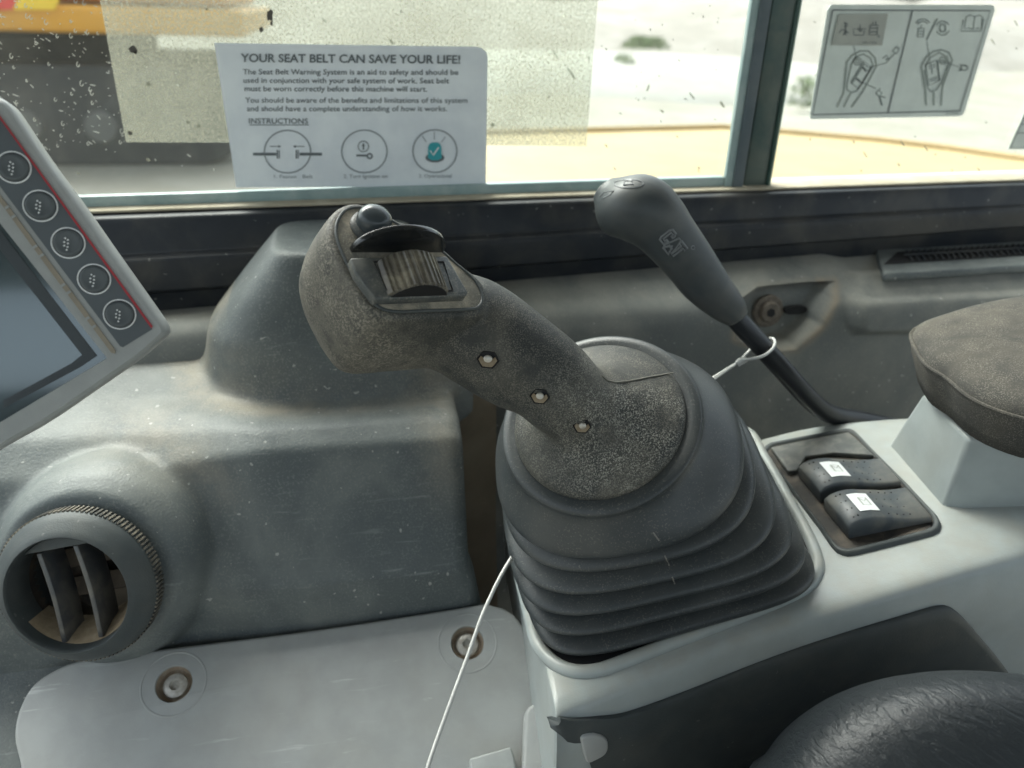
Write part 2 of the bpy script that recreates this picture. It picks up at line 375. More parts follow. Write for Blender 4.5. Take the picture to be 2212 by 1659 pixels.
# ------------------------------------------------------------------ exterior
def struct(o): o['kind'] = 'structure'; return o
def groundmat():
    m = mat('pale gravel yard', (0.20, 0.19, 0.155, 1), 0.9, dust=0.95, dscale=0.7, dcol=(0.265, 0.26, 0.23, 1), speck=0.4, sscale=9, scol=(0.3, 0.29, 0.24, 1))
    return m
M['ground'] = groundmat()
GZ = -1.5
g = MB(); nx = 60
def gh(x, y): return GZ + (0.10 * math.sin(x * 0.9 + 1) * math.cos(y * 0.6) if y > 9 else 0) 
xs = [-200, -120, -70, -40] + [-25 + i * 1.25 for i in range(41)] + [40, 70, 120, 200]
ys = [-200, -80, -30, -12, -5, 0, 3] + [4 + i * 1.2 for i in range(34)] + [60, 90, 150, 300]
g.grid([[Vector((x, y, gh(x, y))) for x in xs] for y in ys])
o = struct(g.build('ground', M['ground']))
# earth bank along the far side of the yard
bank = MB(); rows = []
for y, h in ((26, 0.0), (29, 0.9), (33, 1.7), (38, 2.1), (48, 2.4)):
    rows.append([Vector((x, y + 1.5 * math.sin(x * 0.21) + random.uniform(-.4, .4), GZ - 0.12 + h * (1 + 0.25 * math.sin(x * 0.33 + 1) + random.uniform(-.08, .08)))) for x in [-60 + i * 2.5 for i in range(65)]])
bank.grid(rows)
struct(bank.build('earth_bank', mat('dry earth bank', (0.22, 0.205, 0.18, 1), 0.95, dust=0.9, dscale=0.5, dcol=(0.30, 0.285, 0.26, 1))))
# spoil heap, pale
h = MB(); rows = []
for i in range(9):
    t = i / 8; rows.append([Vector((6 + (9 * (1 - t ** 1.5)) * math.cos(a) * (1 + .06 * math.sin(3 * a)), 19 + 5 * (1 - t ** 1.5) * math.sin(a), GZ - 0.1 + 0.65 * math.sin(t * math.pi / 2))) for a in [2 * math.pi * k / 40 for k in range(40)]])
h.loft(rows, False, True)
o = h.build('gravel_heap', mat('white gravel', (0.28, 0.28, 0.255, 1), 0.95, dust=0.3, dscale=1))
o['kind'] = 'stuff'
leaf = mat('dusty weed leaves', (0.15, 0.20, 0.10, 1), 0.8, dust=0.3, dscale=3)
def clump(u, v, y, sx, sz, label, n=260):
    p = WP(u, v, (0, y, 0), (0, 1, 0)); b = MB()
    for i in range(n):
        a = random.uniform(0, 6.28); r = random.random() ** 0.6; e = random.random()
        c = p + Vector((sx * r * math.cos(a) * (1 - .5 * e), sx * r * math.sin(a), sz * e))
        d = Vector((random.uniform(-1, 1), random.uniform(-1, 1), random.uniform(.3, 1.4))).normalized() * random.uniform(.07, .16)
        s_ = d.orthogonal().normalized() * 0.02
        b.add([c - s_, c + s_, c + d], [[0, 1, 2]])
    return tag(b.build('weed_clump', leaf, smooth=False), label, 'plant', 'weeds in the yard')
clump(1345, 168, 17, 0.32, 0.42, 'blurred green weed clump on the white gravel left of the window post')
clump(1735, 235, 12.5, 0.28, 0.45, 'blurred green weed clump close to the right of the window post', 320)
clump(1395, 106, 24, 0.8, 0.3, 'low dark weed strip at the foot of the far earth bank', 1400)
# own machine's engine deck beside the window
yel = mat('sun bleached yellow paint', (0.34, 0.245, 0.105, 1), 0.5, dust=0.3, dscale=3, dcol=(0.32, 0.27, 0.17, 1))
yed = mat('amber painted edge', (0.36, 0.26, 0.12, 1), 0.5)
ZD = -0.42
edge = [(-200, 318), (300, 310), (700, 300), (1050, 290), (1290, 284), (1560, 277), (1700, 288), (1900, 305), (2050, 323), (2212, 346), (2500, 395)]
fr_ = [WP(u, v, (0, 0, ZD), (0, 0, 1)) for u, v in edge[2:]]
deck = thing('engine_deck', "cream yellow rounded bodywork of the machine just outside the window", 'engine deck', (0.3, 0.9, ZD - 0.3))
poly = fr_ + [Vector((fr_[-1].x, 0.76, ZD)), Vector((0.06, 0.76, ZD)), Vector((0.06, fr_[0].y, ZD))]
MB().slab([p for p in poly], Vector((0, 0, -0.25))).build('body_panel', yel, deck, bevel=0.012)
MB().tube([p + Vector((0, 0, 0.006)) for p in fr_], 0.012, 8).build('edge_trim', yed, deck)
# parked excavator at the left
exl = thing('parked_excavator', 'orange yellow digger with black tracks parked beyond the left end of the window', 'excavator', (-3.4, 9.0, GZ))
def excav():
    yo = mat('digger orange yellow', (0.56, 0.26, 0.015, 1), 0.4, dust=0.15, dscale=1)
    dk = mat('grimy black steel', (0.03, 0.032, 0.034, 1), 0.8, dust=0.3, dscale=4, dcol=(0.12, 0.11, 0.1, 1))
    dk2 = mat('grey track steel', (0.10, 0.10, 0.095, 1), 0.7)
    x1 = WP(520, 100, (0, 8, 0), (0, 1, 0)).x; x0 = x1 - 4.6
    for yy in (8.2, 10.6):
        r = 0.44; n = 14; pr = []
        for k in range(n + 1): a = -math.pi / 2 + math.pi * k / n; pr.append((x1 - 0.5 + r * math.cos(a), GZ + r + r * math.sin(a)))
        for k in range(n + 1): a = math.pi / 2 + math.pi * k / n; pr.append((x0 + 0.5 + r * math.cos(a), GZ + r + r * math.sin(a)))
        MB().slab([Vector((x, yy, z)) for x, z in pr], Vector((0, 0.6, 0))).build('track', dk, exl, bevel=0.03)
        for k in range(6):
            b = MB(); b.lathe(Vector((x0 + 0.7 + k * (3.2 / 5), yy - 0.03, GZ + 0.35)), Vector((0, 1, 0)), [(0, .13), (.05, .16), (.1, .16)], 20); b.build('roller', dk2, exl)
    b = MB(); b.box(Vector(((x0 + x1) / 2, 9.7, GZ + 0.92)), Vector((1.1, 0, 0)), Vector((0, .9, 0)), Vector((0, 0, .16))).build('undercarriage', dk, exl, bevel=0.02)
    z0 = WP(200, 73, (0, 8.0, 0), (0, 1, 0)).z
    b = MB(); b.box(Vector(((x0 + x1) / 2, 9.6, z0 + 0.11)), Vector((2.35, 0, 0)), Vector((0, 1.6, 0)), Vector((0, 0, .11))).build('frame_skirt', yo, exl, bevel=0.04)
    b = MB(); b.box(Vector(((x0 + x1) / 2 + 0.0, 9.7, z0 + 0.66)), Vector((2.2, 0, 0)), Vector((0, 1.5, 0)), Vector((0, 0, .42))).build('engine_cover', yo, exl, bevel=0.1)
    b = MB(); b.box(Vector((x0 + 0.7, 8.7, z0 + 1.3)), Vector((0.75, 0, 0)), Vector((0, .5, 0)), Vector((0, 0, .8))).build('cab', dk, exl, bevel=0.08)
    # reflective warning strip: red and yellow
    q = [WP(u, v, (0, 7.97, 0), (0, 1, 0)) for u, v in ((-60, -30), (50, -30), (28, 21), (-60, 21))]
    MB().slab(q, Vector((0, 0.02, 0))).build('warning_stripe', mat('red warning paint', (0.6, 0.05, 0.04, 1), 0.5), exl)
    q = [WP(u, v, (0, 7.97, 0), (0, 1, 0)) for u, v in ((50, -30), (140, -30), (118, 21), (28, 21))]
    MB().slab(q, Vector((0, 0.02, 0))).build('warning_stripe', mat('yellow warning paint', (0.75, 0.5, 0.03, 1), 0.5), exl)
excav()

# ------------------------------------------------------------------ window
YG = 0.68
NY = Vector((0, 1, 0))
def wy(u, v, y=YG): return WP(u, v, (0, y, 0), (0, 1, 0))
zb = wy(1106, 415).z
def vrect(x0, x1, z0, z1, y, t): return [Vector((x0, y, z0)), Vector((x1, y, z0)), Vector((x1, y, z1)), Vector((x0, y, z1))], Vector((0, t, 0))
xm = wy(1660, 390).x                           # mullion right edge
win = thing('window_frame', 'black rail and blue green post framing the dirty side window', 'window frame', (0.2, YG, zb))
YR = 0.655
# rail: stepped section swept along x
sec = [(0.70, -0.1655), (0.672, -0.1655), (0.655, -0.167), (0.652, -0.1705), (0.650, -0.188), (0.643, -0.191), (0.6415, -0.211), (0.648, -0.2135), (0.650, -0.236), (0.70, -0.236)]
b = MB(); b.loft([[Vector((x, y, z)) for y, z in sec] for x in (-0.75, 1.35)]); rl_ = b.build('rail', M['rail'], win, bevel=0.0012, seg=2)
# the window line climbs slightly towards the rear of the cab, the trim below it climbs more
ztop = lambda x: -.1536 + .0215 * x
zbot = lambda x: -.2265 + .055 * x
warp(rl_, lambda p: Vector((p.x, p.y, zbot(p.x) + (p.z + .2255) / .06 * (ztop(p.x) - zbot(p.x)))))
b = MB(); b.loft([[Vector((x, y, z)) for y, z in ((0.70, -0.1652), (0.662, -0.1652), (0.662, -0.1615), (0.672, -0.1595), (0.70, -0.1595))] for x in (-0.75, 1.35)]); warp(b.build('dust_channel', M['sand'], win, bevel=0.0008, seg=2), lambda p: Vector((p.x, p.y, ztop(p.x) + (p.z + .1652) * .55)))
# milky lower glass edge / rubber
b = MB(); p0, p1 = wy(190, 447, 0.672), wy(1565, 388, 0.672)
b.box(Vector(((-0.75 + p1.x) / 2, 0.676, -0.1535)), Vector(((p1.x + 0.75) / 2, 0, 0)), Vector((0, .004, 0)), Vector((0, 0, .0058)))
warp(b.build('sash_edge', M['glassedge'], win, bevel=0.0008), lambda p: Vector((p.x, p.y, p.z + .0053 + .0215 * p.x)))
# mullion strips (vertical)
def vstrip(u0, u1, y, t, m, name, vref=390, zt=0.12, zl=None, bevel=0.001):
    a, c = wy(u0, vref, y), wy(u1, vref, y); z0 = zl if zl is not None else -0.16
    b = MB(); b.box(Vector(((a.x + c.x) / 2, y + t / 2, (z0 + zt) / 2)), Vector(((c.x - a.x) / 2, 0, 0)), Vector((0, t / 2, 0)), Vector((0, 0, (zt - z0) / 2)))
    return b.build(name, m, win, bevel=bevel)
vstrip(1567, 1585, 0.670, 0.006, M['glassedge'], 'seal_lip')
vstrip(1585, 1607, 0.668, 0.010, M['seal'], 'seal')
vstrip(1608, 1656, 0.671, 0.012, mat('dark green glass channel', (0.040, 0.075, 0.072, 1), 0.35, dust=0.2, dscale=20), 'channel')
vstrip(1657, 1664, 0.669, 0.012, M['sealgreen'], 'glass_edge')
vstrip(1664, 1666.5, 0.6695, 0.012, mat('bright polished glass edge', (0.35, 0.5, 0.42, 1), 0.2), 'glass_edge')
# panes
xa = wy(1575, 390, 0.674).x
b = MB(); b.slab(*vrect(-0.75, xa, -0.155, 0.2, 0.681, 0.0)) if False else b.add(vrect(-0.75, xa, -0.155, 0.2, 0.681, 0)[0], [[0, 1, 2, 3]])
pl = b.build('window_pane', M['pane']); tag(pl, 'dirty glass pane left of the window post, carrying the seat belt notice', 'window pane', 'side window panes')
xr = wy(1664, 390, 0.69).x
b = MB(); b.add(vrect(xr, 1.35, -0.162, 0.2, 0.690, 0)[0], [[0, 1, 2, 3]])
pr_ = b.build('window_pane', M['pane']); tag(pr_, 'dirty glass pane right of the window post, carrying the control diagram sticker', 'window pane', 'side window panes')
# dirt along the foot of the right pane
b = MB(); zz = wy(1900, 392, 0.688).z
top = []; bot = []
for i in range(90):
    x = xr + 0.002 + i * 0.0055
    top.append(Vector((x, 0.688, zz + 0.0010 + 0.0012 * random.random() + 0.0006 * math.sin(i * .31)))); bot.append(Vector((x, 0.688, zz - 0.006)))
b.grid([bot, top]); b.build('grime', M['grime'], pr_, smooth=False)
# frosted film on the left pane
b = MB(); b.slab([wy(u, v, 0.6785) for u, v in ((205, -60), (272, 307), (700, 309), (1266, 316), (1291, 0), (1296, -60))], Vector((0, 0.0004, 0)))
tag(b.build('plastic_film', M['film'], smooth=False), 'cloudy frosted plastic sheet stuck on the glass behind the notice', 'film')
# splash marks: children of the left pane
b = MB()
def blob(b, u, v, r, y=0.677, asp=1.0, rot=0.0, n=9, mirror=None):
    pts = []
    for k in range(n):
        a = 2 * math.pi * k / n; rr = r * random.uniform(.7, 1.2)
        x, yy = rr * math.cos(a) * asp, rr * math.sin(a)
        pts.append(wy(u + x * math.cos(rot) - yy * math.sin(rot), v + x * math.sin(rot) + yy * math.cos(rot), y))
    b.slab(pts, Vector((0, 0.0003, 0)))
for i in range(260):
    u = random.uniform(-40, 300); v = random.uniform(-10, 330)
    if u > 215 + v * .2 and random.random() < .75: continue
    if random.random() < .45: blob(b, u, v, random.uniform(.6, 1.6))
    elif random.random() < .6: blob(b, u, v, random.uniform(.5, 1.2), asp=random.uniform(2, 8), rot=random.uniform(.1, 1.0), n=8)
    else:
        rr = random.uniform(3, 6); pts = [wy(u + rr * math.cos(a) * .6, v + rr * math.sin(a), 0.677) for a in [5 * k / 9 + random.random() * .2 for k in range(9)]]
        b.tube(pts, 0.0003, 5)
for i in range(46):
    u = random.uniform(300, 1560); v = random.uniform(0, 370); blob(b, u, v, random.uniform(.8, 1.6), asp=random.uniform(1, 4), rot=random.uniform(.5, 1.3))
b.build('splash_mark', M['splash'], pl, smooth=False)
b = MB()
for u, v, r, a in ((583, 33, 13, .55), (587, 50, 6, .5), (564, 64, 6, 1), (287, 107, 8, 1.2), (292, 113, 4, 1), (281, 288, 5, 1.2)): blob(b, u, v, r, 0.6765, a, .1, 12)
b.build('dirt_spot', M['spot'], pl, smooth=False)
b = MB()
for u, v, r, a, t in ((486, 145, 2.2, 4, .6), (500, 215, 2, 4, .7), (495, 205, 2.6, 4, .6), (530, 105, 3, 2.4, .8), (710, 184, 3, 3, .8), (1010, 318, 4, 2.4, .5), (1025, 327, 1.6, 5, .7), (845, 90, 2.4, 4, .9), (832, 240, 2.6, 3, .8), (1064, 270, 4, 1.2, .8), (320, 345, 3, 2, .8), (169, 374, 2.5, 1.5, 0), (430, 272, 4, 1.2, 0), (406, 265, 3.4, 1.3, 0), (700, 43, 2, 4, .8), (1235, 160, 2.2, 7, 1), (1200, 118, 2, 6, 1), (1495, 207, 2.4, 4, .9), (1430, 240, 2.6, 2, .6), (1560, 225, 3, 3, 1), (1400, 190, 2.5, 4, 1.9), (1310, 315, 2, 3, 1), (446, 20, 2, 2, 1), (320, 182, 5, 1, 0)):
    blob(b, u, v, r, 0.6763, a, t, 10)
for i in range(30): blob(b, random.uniform(1060, 1560), random.uniform(20, 370), random.uniform(.8, 1.8), 0.6763, random.uniform(1, 3), random.uniform(.3, 1.6), 7)
b.build('dirt_fleck', M['fleck'], pl, smooth=False)
b = MB()
for i in range(45):
    blob(b, random.uniform(1740, 2212), random.uniform(0, 370), random.uniform(.8, 2.2), 0.687, random.uniform(1, 3), random.uniform(.3, 1.6), 7)
for u, v in ((2195, 50), (2145, 90), (1950, 310), (2000, 320), (1870, 335)): blob(b, u, v, 2, 0.687, 4, 1, 8)
b.build('dirt_fleck', M['fleck'], pr_, smooth=False)

# flat art helpers: strokes and lettering drawn on a plane y = const
def stroke(b, pts, wd, mp):
    """ribbon of pixel width wd through 2-D points, mapped by mp to 3-D"""
    P = [Vector((p[0], p[1])) for p in pts]; l = []; r = []
    for i, p in enumerate(P):
        a = P[max(i - 1, 0)]; c = P[min(i + 1, len(P) - 1)]; t = (c - a).normalized(); n = Vector((-t.y, t.x)) * wd / 2
        l.append(mp(*(p + n))); r.append(mp(*(p - n)))
    b.grid([l, r])
def circ(cx, cy, rx, ry=None, a0=0, a1=360, n=28):
    ry = ry or rx
    return [(cx + rx * math.cos(math.radians(a0 + (a1 - a0) * i / n)), cy + ry * math.sin(math.radians(a0 + (a1 - a0) * i / n))) for i in range(n + 1)]
def fill(b, pts, mp): b.add([mp(*p) for p in pts], [list(range(len(pts)))])
def lettering(txt, x0, y0, x1, y1, hgt, mp, m, name, parent, bold=0.0, extr=None, shear=0):
    """text whose baseline runs (x0,y0)->(x1,y1) in 2-D, cap height hgt"""
    cu = bpy.data.curves.new('t', 'FONT'); cu.body = txt; cu.size = 1; cu.offset = bold; cu.resolution_u = 3
    if extr: cu.extrude = extr; cu.bevel_depth = 0.0
    t = bpy.data.objects.new('t', cu); C.objects.link(t)
    dg = bpy.context.evaluated_depsgraph_get(); dg.update()
    me = bpy.data.meshes.new_from_object(t.evaluated_get(dg)); bpy.data.objects.remove(t)
    xs_ = [v.co.x for v in me.vertices]; a, c = min(xs_), max(xs_)
    d = Vector((x1 - x0, y1 - y0)); L_ = d.length; e = d / L_; up = Vector((e.y, -e.x)); sx = L_ / (c - a); sy = hgt / 0.73
    vs = [mp(*(Vector((x0, y0)) + e * ((v.co.x - a) * sx) + up * (v.co.y * sy)), *((v.co.z,) if extr else ())) for v in me.vertices]
    b = MB(); b.add(vs, [list(p.vertices) for p in me.polygons]); return b.build(name, m, parent, smooth=False)

# seat belt notice (crop of the photo used for measuring: u = 438.9 + x * .2976, v = 65.8 + y * .2976)
def mpaper(x, y): return wy(438.9 + x * 0.29757, 65.8 + y * 0.29757, 0.6755)
nb = MB(); nb.slab([wy(438.9 + x * 0.29757, 65.8 + y * 0.29757, 0.6762) for x, y in ((80, 90), (1000, 104), (1985, 118), (2020, 128), (2058, 158), (2065, 195), (2052, 1130), (2030, 1134), (240, 1138))], Vector((0, 0.0015, 0)))
notice = nb.build('safety_notice', M['paper'], smooth=False)
tag(notice, 'white seat belt notice with three round pictograms stuck on the left pane', 'notice')
T = lettering
T('YOUR SEAT BELT CAN SAVE YOUR LIFE!', 272, 228, 1866, 240, 62, mpaper, M['ink'], 'headline', notice, 0.022)
T('The Seat Belt Warning System is an aid to safety and should be', 288, 318, 1852, 322, 40, mpaper, M['ink'], 'text_line', notice, 0.008)
T('used in conjunction with your safe system of work. Seat belt', 292, 380, 1785, 384, 40, mpaper, M['ink'], 'text_line', notice, 0.008)
T('must be worn correctly before this machine will start.', 300, 440, 1625, 444, 40, mpaper, M['ink'], 'text_line', notice, 0.008)
T('You should be aware of the benefits and limitations of this system', 305, 524, 1918, 526, 40, mpaper, M['ink'], 'text_line', notice, 0.004)
T('and should have a complete understanding of how it works.', 318, 586, 1770, 586, 40, mpaper, M['ink'], 'text_line', notice, 0.004)
T('INSTRUCTIONS', 332, 675, 760, 677, 40, mpaper, M['ink'], 'text_line', notice, 0.008)
T('1. Fasten   Belt', 515, 1072, 795, 1072, 26, mpaper, M['inkfaint'], 'caption', notice, 0.0)
T('2. Turn Ignition on', 1020, 1072, 1338, 1070, 28, mpaper, M['inkfaint'], 'caption', notice, 0.004)
T('3. Operational', 1565, 1068, 1805, 1068, 28, mpaper, M['inkfaint'], 'caption', notice, 0.004)
b = MB(); stroke(b, [(336, 686), (765, 686)], 5, mpaper)
b.build('underline', M['ink'], notice, smooth=False)
for cc_ in ((612, 880, 168, 155), (1170, 878, 165, 155), (1682, 876, 160, 155)):
    b = MB(); stroke(b, circ(*cc_), 10, mpaper); b.build('circle', M['inkfaint'], notice, smooth=False)
b = MB()
stroke(b, [(362, 898), (530, 898)], 20, mpaper); stroke(b, [(700, 898), (862, 898)], 20, mpaper)
stroke(b, [(538, 868), (538, 930)], 9, mpaper); stroke(b, [(552, 868), (552, 930)], 6, mpaper); stroke(b, [(676, 868), (676, 930)], 9, mpaper); stroke(b, [(690, 868), (690, 930)], 6, mpaper)
stroke(b, [(484, 842), (545, 842)], 5, mpaper); fill(b, [(545, 832), (566, 842), (545, 852)], mpaper)
stroke(b, [(735, 842), (672, 842)], 5, mpaper); fill(b, [(672, 832), (652, 842), (672, 852)], mpaper)
b.build('buckle_pictogram', M['ink'], notice, smooth=False)
b = MB()
stroke(b, circ(1163, 842, 38), 6, mpaper); stroke(b, [(1163, 822), (1163, 866)], 9, mpaper); fill(b, [(1152, 838), (1163, 818), (1174, 838)], mpaper)
stroke(b, [(1112, 908), (1190, 908)], 14, mpaper); stroke(b, circ(1209, 912, 17), 11, mpaper)
b.build('key_pictogram', M['ink'], notice, smooth=False)
b = MB(); fill(b, circ(1682, 924, 68, 34)[:-1], mpaper); b.build('beacon_base', M['ink'], notice, smooth=False)
def mpaper2(x, y): return wy(438.9 + x * 0.29757, 65.8 + y * 0.29757, 0.6750)
def mpaper3(x, y): return wy(438.9 + x * 0.29757, 65.8 + y * 0.29757, 0.6745)
b = MB(); fill(b, [(1632, 925), (1633, 845), (1645, 822), (1665, 813), (1700, 813), (1718, 822), (1728, 845), (1732, 925), (1705, 942), (1660, 942)], mpaper2); b.build('beacon_lamp', M['teal'], notice, smooth=False)
b = MB(); stroke(b, [(1648, 872), (1670, 905), (1710, 848)], 11, mpaper3); b.build('tick', M['white'], notice, smooth=False)
b = MB(); stroke(b, [(1590, 765), (1620, 810)], 6, mpaper); stroke(b, [(1678, 735), (1678, 792)], 6, mpaper); stroke(b, [(1758, 772), (1730, 810)], 6, mpaper); b.build('beacon_ray', M['inkfaint'], notice, smooth=False)

# control diagram sticker (measuring crop: u = 1700.7 + x * .2315, v = y * .2315)
K = 0.23146
def mdg(x, y, yy=0.6855): return wy(1700.7 + x * K, y * K, yy)
def mdl(x, y): return mdg(x, y, 0.6848)
def md3(x, y): return mdg(x, y, 0.6842)
def md4(x, y): return mdg(x, y, 0.6836)
b = MB(); b.slab([mdg(x, y) for x, y in ((405, 48), (430, 42), (1900, 44), (1930, 58), (1936, 95), (1655, 1045), (1630, 1078), (1590, 1085), (232, 1112), (212, 1100), (214, 1060), (375, 90))], Vector((0, 0.0006, 0)))
dia = b.build('control_sticker', M['sticker'], smooth=False); tag(dia, 'silver sticker with two joystick diagrams in a black frame on the right pane', 'sticker')
b = MB(); stroke(b, [(424, 94), (1895, 100), (1612, 1035), (238, 1072), (424, 94)], 12, mdl); stroke(b, [(1168, 100), (940, 1050)], 12, mdl); b.build('frame_line', M['ink'], dia, smooth=False)
ig = M['inkgreen']
soft = mat('pale sticker line ink', (0.27, 0.31, 0.29, 1), 0.6)
b = MB()
stroke(b, [(465, 1000), (525, 870), (555, 580), (600, 520), (680, 475), (760, 478), (820, 540), (832, 620), (700, 860), (600, 1000)], 14, mdl)
stroke(b, [(555, 790), (600, 600), (640, 530), (710, 505), (775, 540), (800, 610), (690, 790), (645, 850), (600, 865), (560, 840), (555, 790)], 12, mdl)
stroke(b, [(525, 1000), (590, 870)], 14, mdl)
stroke(b, [(1297, 985), (1290, 850), (1250, 620), (1290, 540), (1360, 480), (1440, 465), (1510, 490), (1540, 560), (1450, 800), (1435, 985)], 14, mdl)
stroke(b, [(1290, 620), (1330, 540), (1420, 490), (1490, 530), (1505, 590), (1440, 770), (1390, 840), (1340, 855), (1310, 820), (1280, 650)], 12, mdl)
stroke(b, [(1368, 985), (1368, 860)], 14, mdl)
stroke(b, circ(655, 572, 38, 34), 9, mdl); stroke(b, circ(655, 572, 16), 8, mdl); stroke(b, circ(1452, 565, 32, 34), 9, mdl); stroke(b, circ(1447, 570, 13), 8, mdl)
b.build_groups((1951,), 'joystick_drawing', soft, dia, smooth=False)
b = MB()
stroke(b, [(595, 768), (715, 570), (790, 630), (662, 830), (595, 768)], 10, mdl); stroke(b, [(612, 770), (722, 590)], 8, mdl)
stroke(b, [(720, 600), (775, 640), (760, 662), (705, 625)], 6, mdl); stroke(b, [(640, 735), (690, 775)], 6, mdl); stroke(b, [(700, 625), (735, 668)], 14, mdl); stroke(b, [(650, 730), (680, 762)], 14, mdl)
stroke(b, [(1290, 605), (1395, 560), (1418, 750), (1320, 800), (1290, 605)], 10, mdl); stroke(b, [(1402, 565), (1425, 750)], 7, mdl)
stroke(b, [(1320, 620), (1380, 600)], 7, mdl); stroke(b, [(1322, 640), (1382, 620)], 7, mdl); stroke(b, [(1350, 640), (1350, 690)], 9, mdl); stroke(b, [(1325, 740), (1400, 715)], 7, mdl); stroke(b, [(1330, 758), (1402, 735)], 7, mdl)
b.build_groups((1951,), 'switch_drawing', ig, dia, smooth=False)
b = MB()
stroke(b, [(620, 425), (650, 560)], 5, mdl); stroke(b, [(770, 630), (925, 585)], 6, mdl); stroke(b, [(925, 585), (1010, 490)], 8, mdl); stroke(b, [(690, 765), (825, 825)], 6, mdl)
stroke(b, [(1303, 385), (1340, 620)], 5, mdl); stroke(b, [(1455, 572), (1600, 625)], 6, mdl)
b.build_groups((1951,), 'pointer_line', ig, dia, smooth=False)
b = MB()
# tool ends
stroke(b, [(890, 545), (930, 515), (945, 545), (920, 560)], 9, mdl); stroke(b, [(985, 480), (1010, 440), (1045, 465), (1015, 505), (985, 480)], 8, mdl); stroke(b, [(1010, 440), (1030, 425)], 6, mdl); stroke(b, [(1030, 452), (1050, 440)], 6, mdl)
stroke(b, [(825, 870), (850, 840), (885, 870), (860, 900), (825, 870)], 8, mdl); stroke(b, [(860, 900), (885, 985)], 14, mdl); stroke(b, [(870, 900), (915, 910)], 10, mdl); stroke(b, [(858, 838), (868, 822)], 8, mdl)
# horn
fill(b, [(1600, 665), (1622, 620), (1632, 660)], mdl); stroke(b, circ(1652, 632, 32, 24), 9, mdl); stroke(b, [(1605, 600), (1690, 625)], 6, mdl)
# slash, bucket arc, rotating arrows, hammers
stroke(b, [(1300, 372), (1400, 172)], 13, mdl)
stroke(b, circ(1265, 250, 72, 72, 205, 330), 9, mdl); stroke(b, circ(1265, 262, 58, 62, 215, 320), 9, mdl)
stroke(b, [(1225, 265), (1215, 345), (1268, 345), (1278, 265), (1225, 265)], 9, mdl); stroke(b, [(1232, 292), (1270, 292)], 7, mdl); stroke(b, [(1230, 318), (1268, 318)], 7, mdl); stroke(b, [(1250, 230), (1250, 262)], 6, mdl)
stroke(b, circ(1450, 262, 62, 66, 20, 155), 8, mdl); stroke(b, circ(1450, 262, 62, 66, 195, 335), 8, mdl); stroke(b, circ(1450, 262, 26, 32), 8, mdl); stroke(b, [(1425, 215), (1478, 215), (1478, 305), (1425, 305), (1425, 215)], 6, mdl)
# open book
stroke(b, [(1735, 275), (1700, 262), (1652, 270), (1668, 160), (1705, 140), (1750, 155), (1735, 275), (1775, 262), (1812, 272), (1825, 160), (1795, 140), (1750, 155)], 8, mdl)
stroke(b, [(1640, 185), (1625, 290), (1808, 290), (1832, 180)], 9, mdl)
b.build_groups((1910.2, 1951, 2004, 2019, 2064), 'pictogram', ig, dia, smooth=False)
b = MB(); fill(b, [(478, 130), (940, 128), (885, 425), (412, 420)], md3); ov = b.build('overlay_label', M['stickergrey'], dia, smooth=False)
b = MB()
for c in (545,):
    stroke(b, [(545, 215), (545, 330)], 9, md4); stroke(b, [(530, 215), (562, 215), (560, 245), (530, 245)], 7, md4); stroke(b, [(480, 310), (510, 275), (545, 285), (575, 310)], 8, md4); stroke(b, [(545, 285), (520, 332)], 8, md4)
stroke(b, [(620, 285), (618, 328), (712, 328), (718, 285)], 8, md4); stroke(b, [(680, 225), (680, 290)], 8, md4); stroke(b, [(655, 265), (680, 298), (708, 265)], 7, md4); stroke(b, [(612, 270), (735, 270)], 5, md4)
stroke(b, [(775, 235), (765, 325), (835, 325), (850, 235), (775, 235)], 9, md4); stroke(b, [(778, 262), (842, 262)], 8, md4); stroke(b, [(775, 298), (838, 298)], 8, md4); stroke(b, [(795, 235), (800, 205)], 7, md4); stroke(b, [(825, 235), (830, 200)], 7, md4)
b.build_groups((1840, 1874), 'pictogram', M['ink'], ov, smooth=False)
T('2', 842, 348, 862, 348, 26, md4, M['ink'], 'numeral', ov, 0.02)
T('177-1774', 705, 410, 832, 410, 22, md4, M['ink'], 'numeral', ov, 0.0)
T('277-7174', 1480, 1072, 1590, 1068, 22, mdl, M['inkgreen'], 'numeral', dia, 0.0)
# third sticker at the right margin
b = MB(); b.slab([mdg(x, y) for x, y in ((2330, 800), (2600, 800), (2500, 1392), (2062, 1392), (2075, 1360))], Vector((0, 0.0006, 0)))
st3 = b.build('edge_sticker', M['sticker'], smooth=False); tag(st3, 'pale sticker cut off by the right edge, low on the right pane', 'sticker')
b = MB(); stroke(b, [(2330, 830), (2082, 1380), (2500, 1376)], 9, mdl); stroke(b, [(2180, 1160), (2500, 1150)], 7, mdl); stroke(b, [(2145, 1242), (2500, 1235)], 7, mdl); b.build('frame_line', M['inkgreen'], st3, smooth=False)

# ------------------------------------------------------------------ side trim wall behind the consoles
def polydist(px, poly):
    x, y = px; ins = False; dm = 1e9; n = len(poly)
    for i in range(n):
        x1, y1 = poly[i]; x2, y2 = poly[(i + 1) % n]
        if (y1 > y) != (y2 > y) and x < (x2 - x1) * (y - y1) / (y2 - y1) + x1: ins = not ins
        dx, dy = x2 - x1, y2 - y1; t = max(0, min(1, ((x - x1) * dx + (y - y1) * dy) / (dx * dx + dy * dy)))
        d = math.hypot(x - x1 - t * dx, y - y1 - t * dy); dm = min(dm, d)
    return dm if ins else -dm
def sm(x, a, b): t = max(0, min(1, (x - a) / (b - a))); return t * t * (3 - 2 * t)
rec = [(1598, 652), (1640, 622), (1740, 612), (1800, 610), (1802, 650), (1775, 705), (1720, 752), (1655, 760), (1590, 730)]
blk = [(1832, 590), (1836, 700), (1850, 718), (2700, 700), (2700, 500), (1800, 540)]
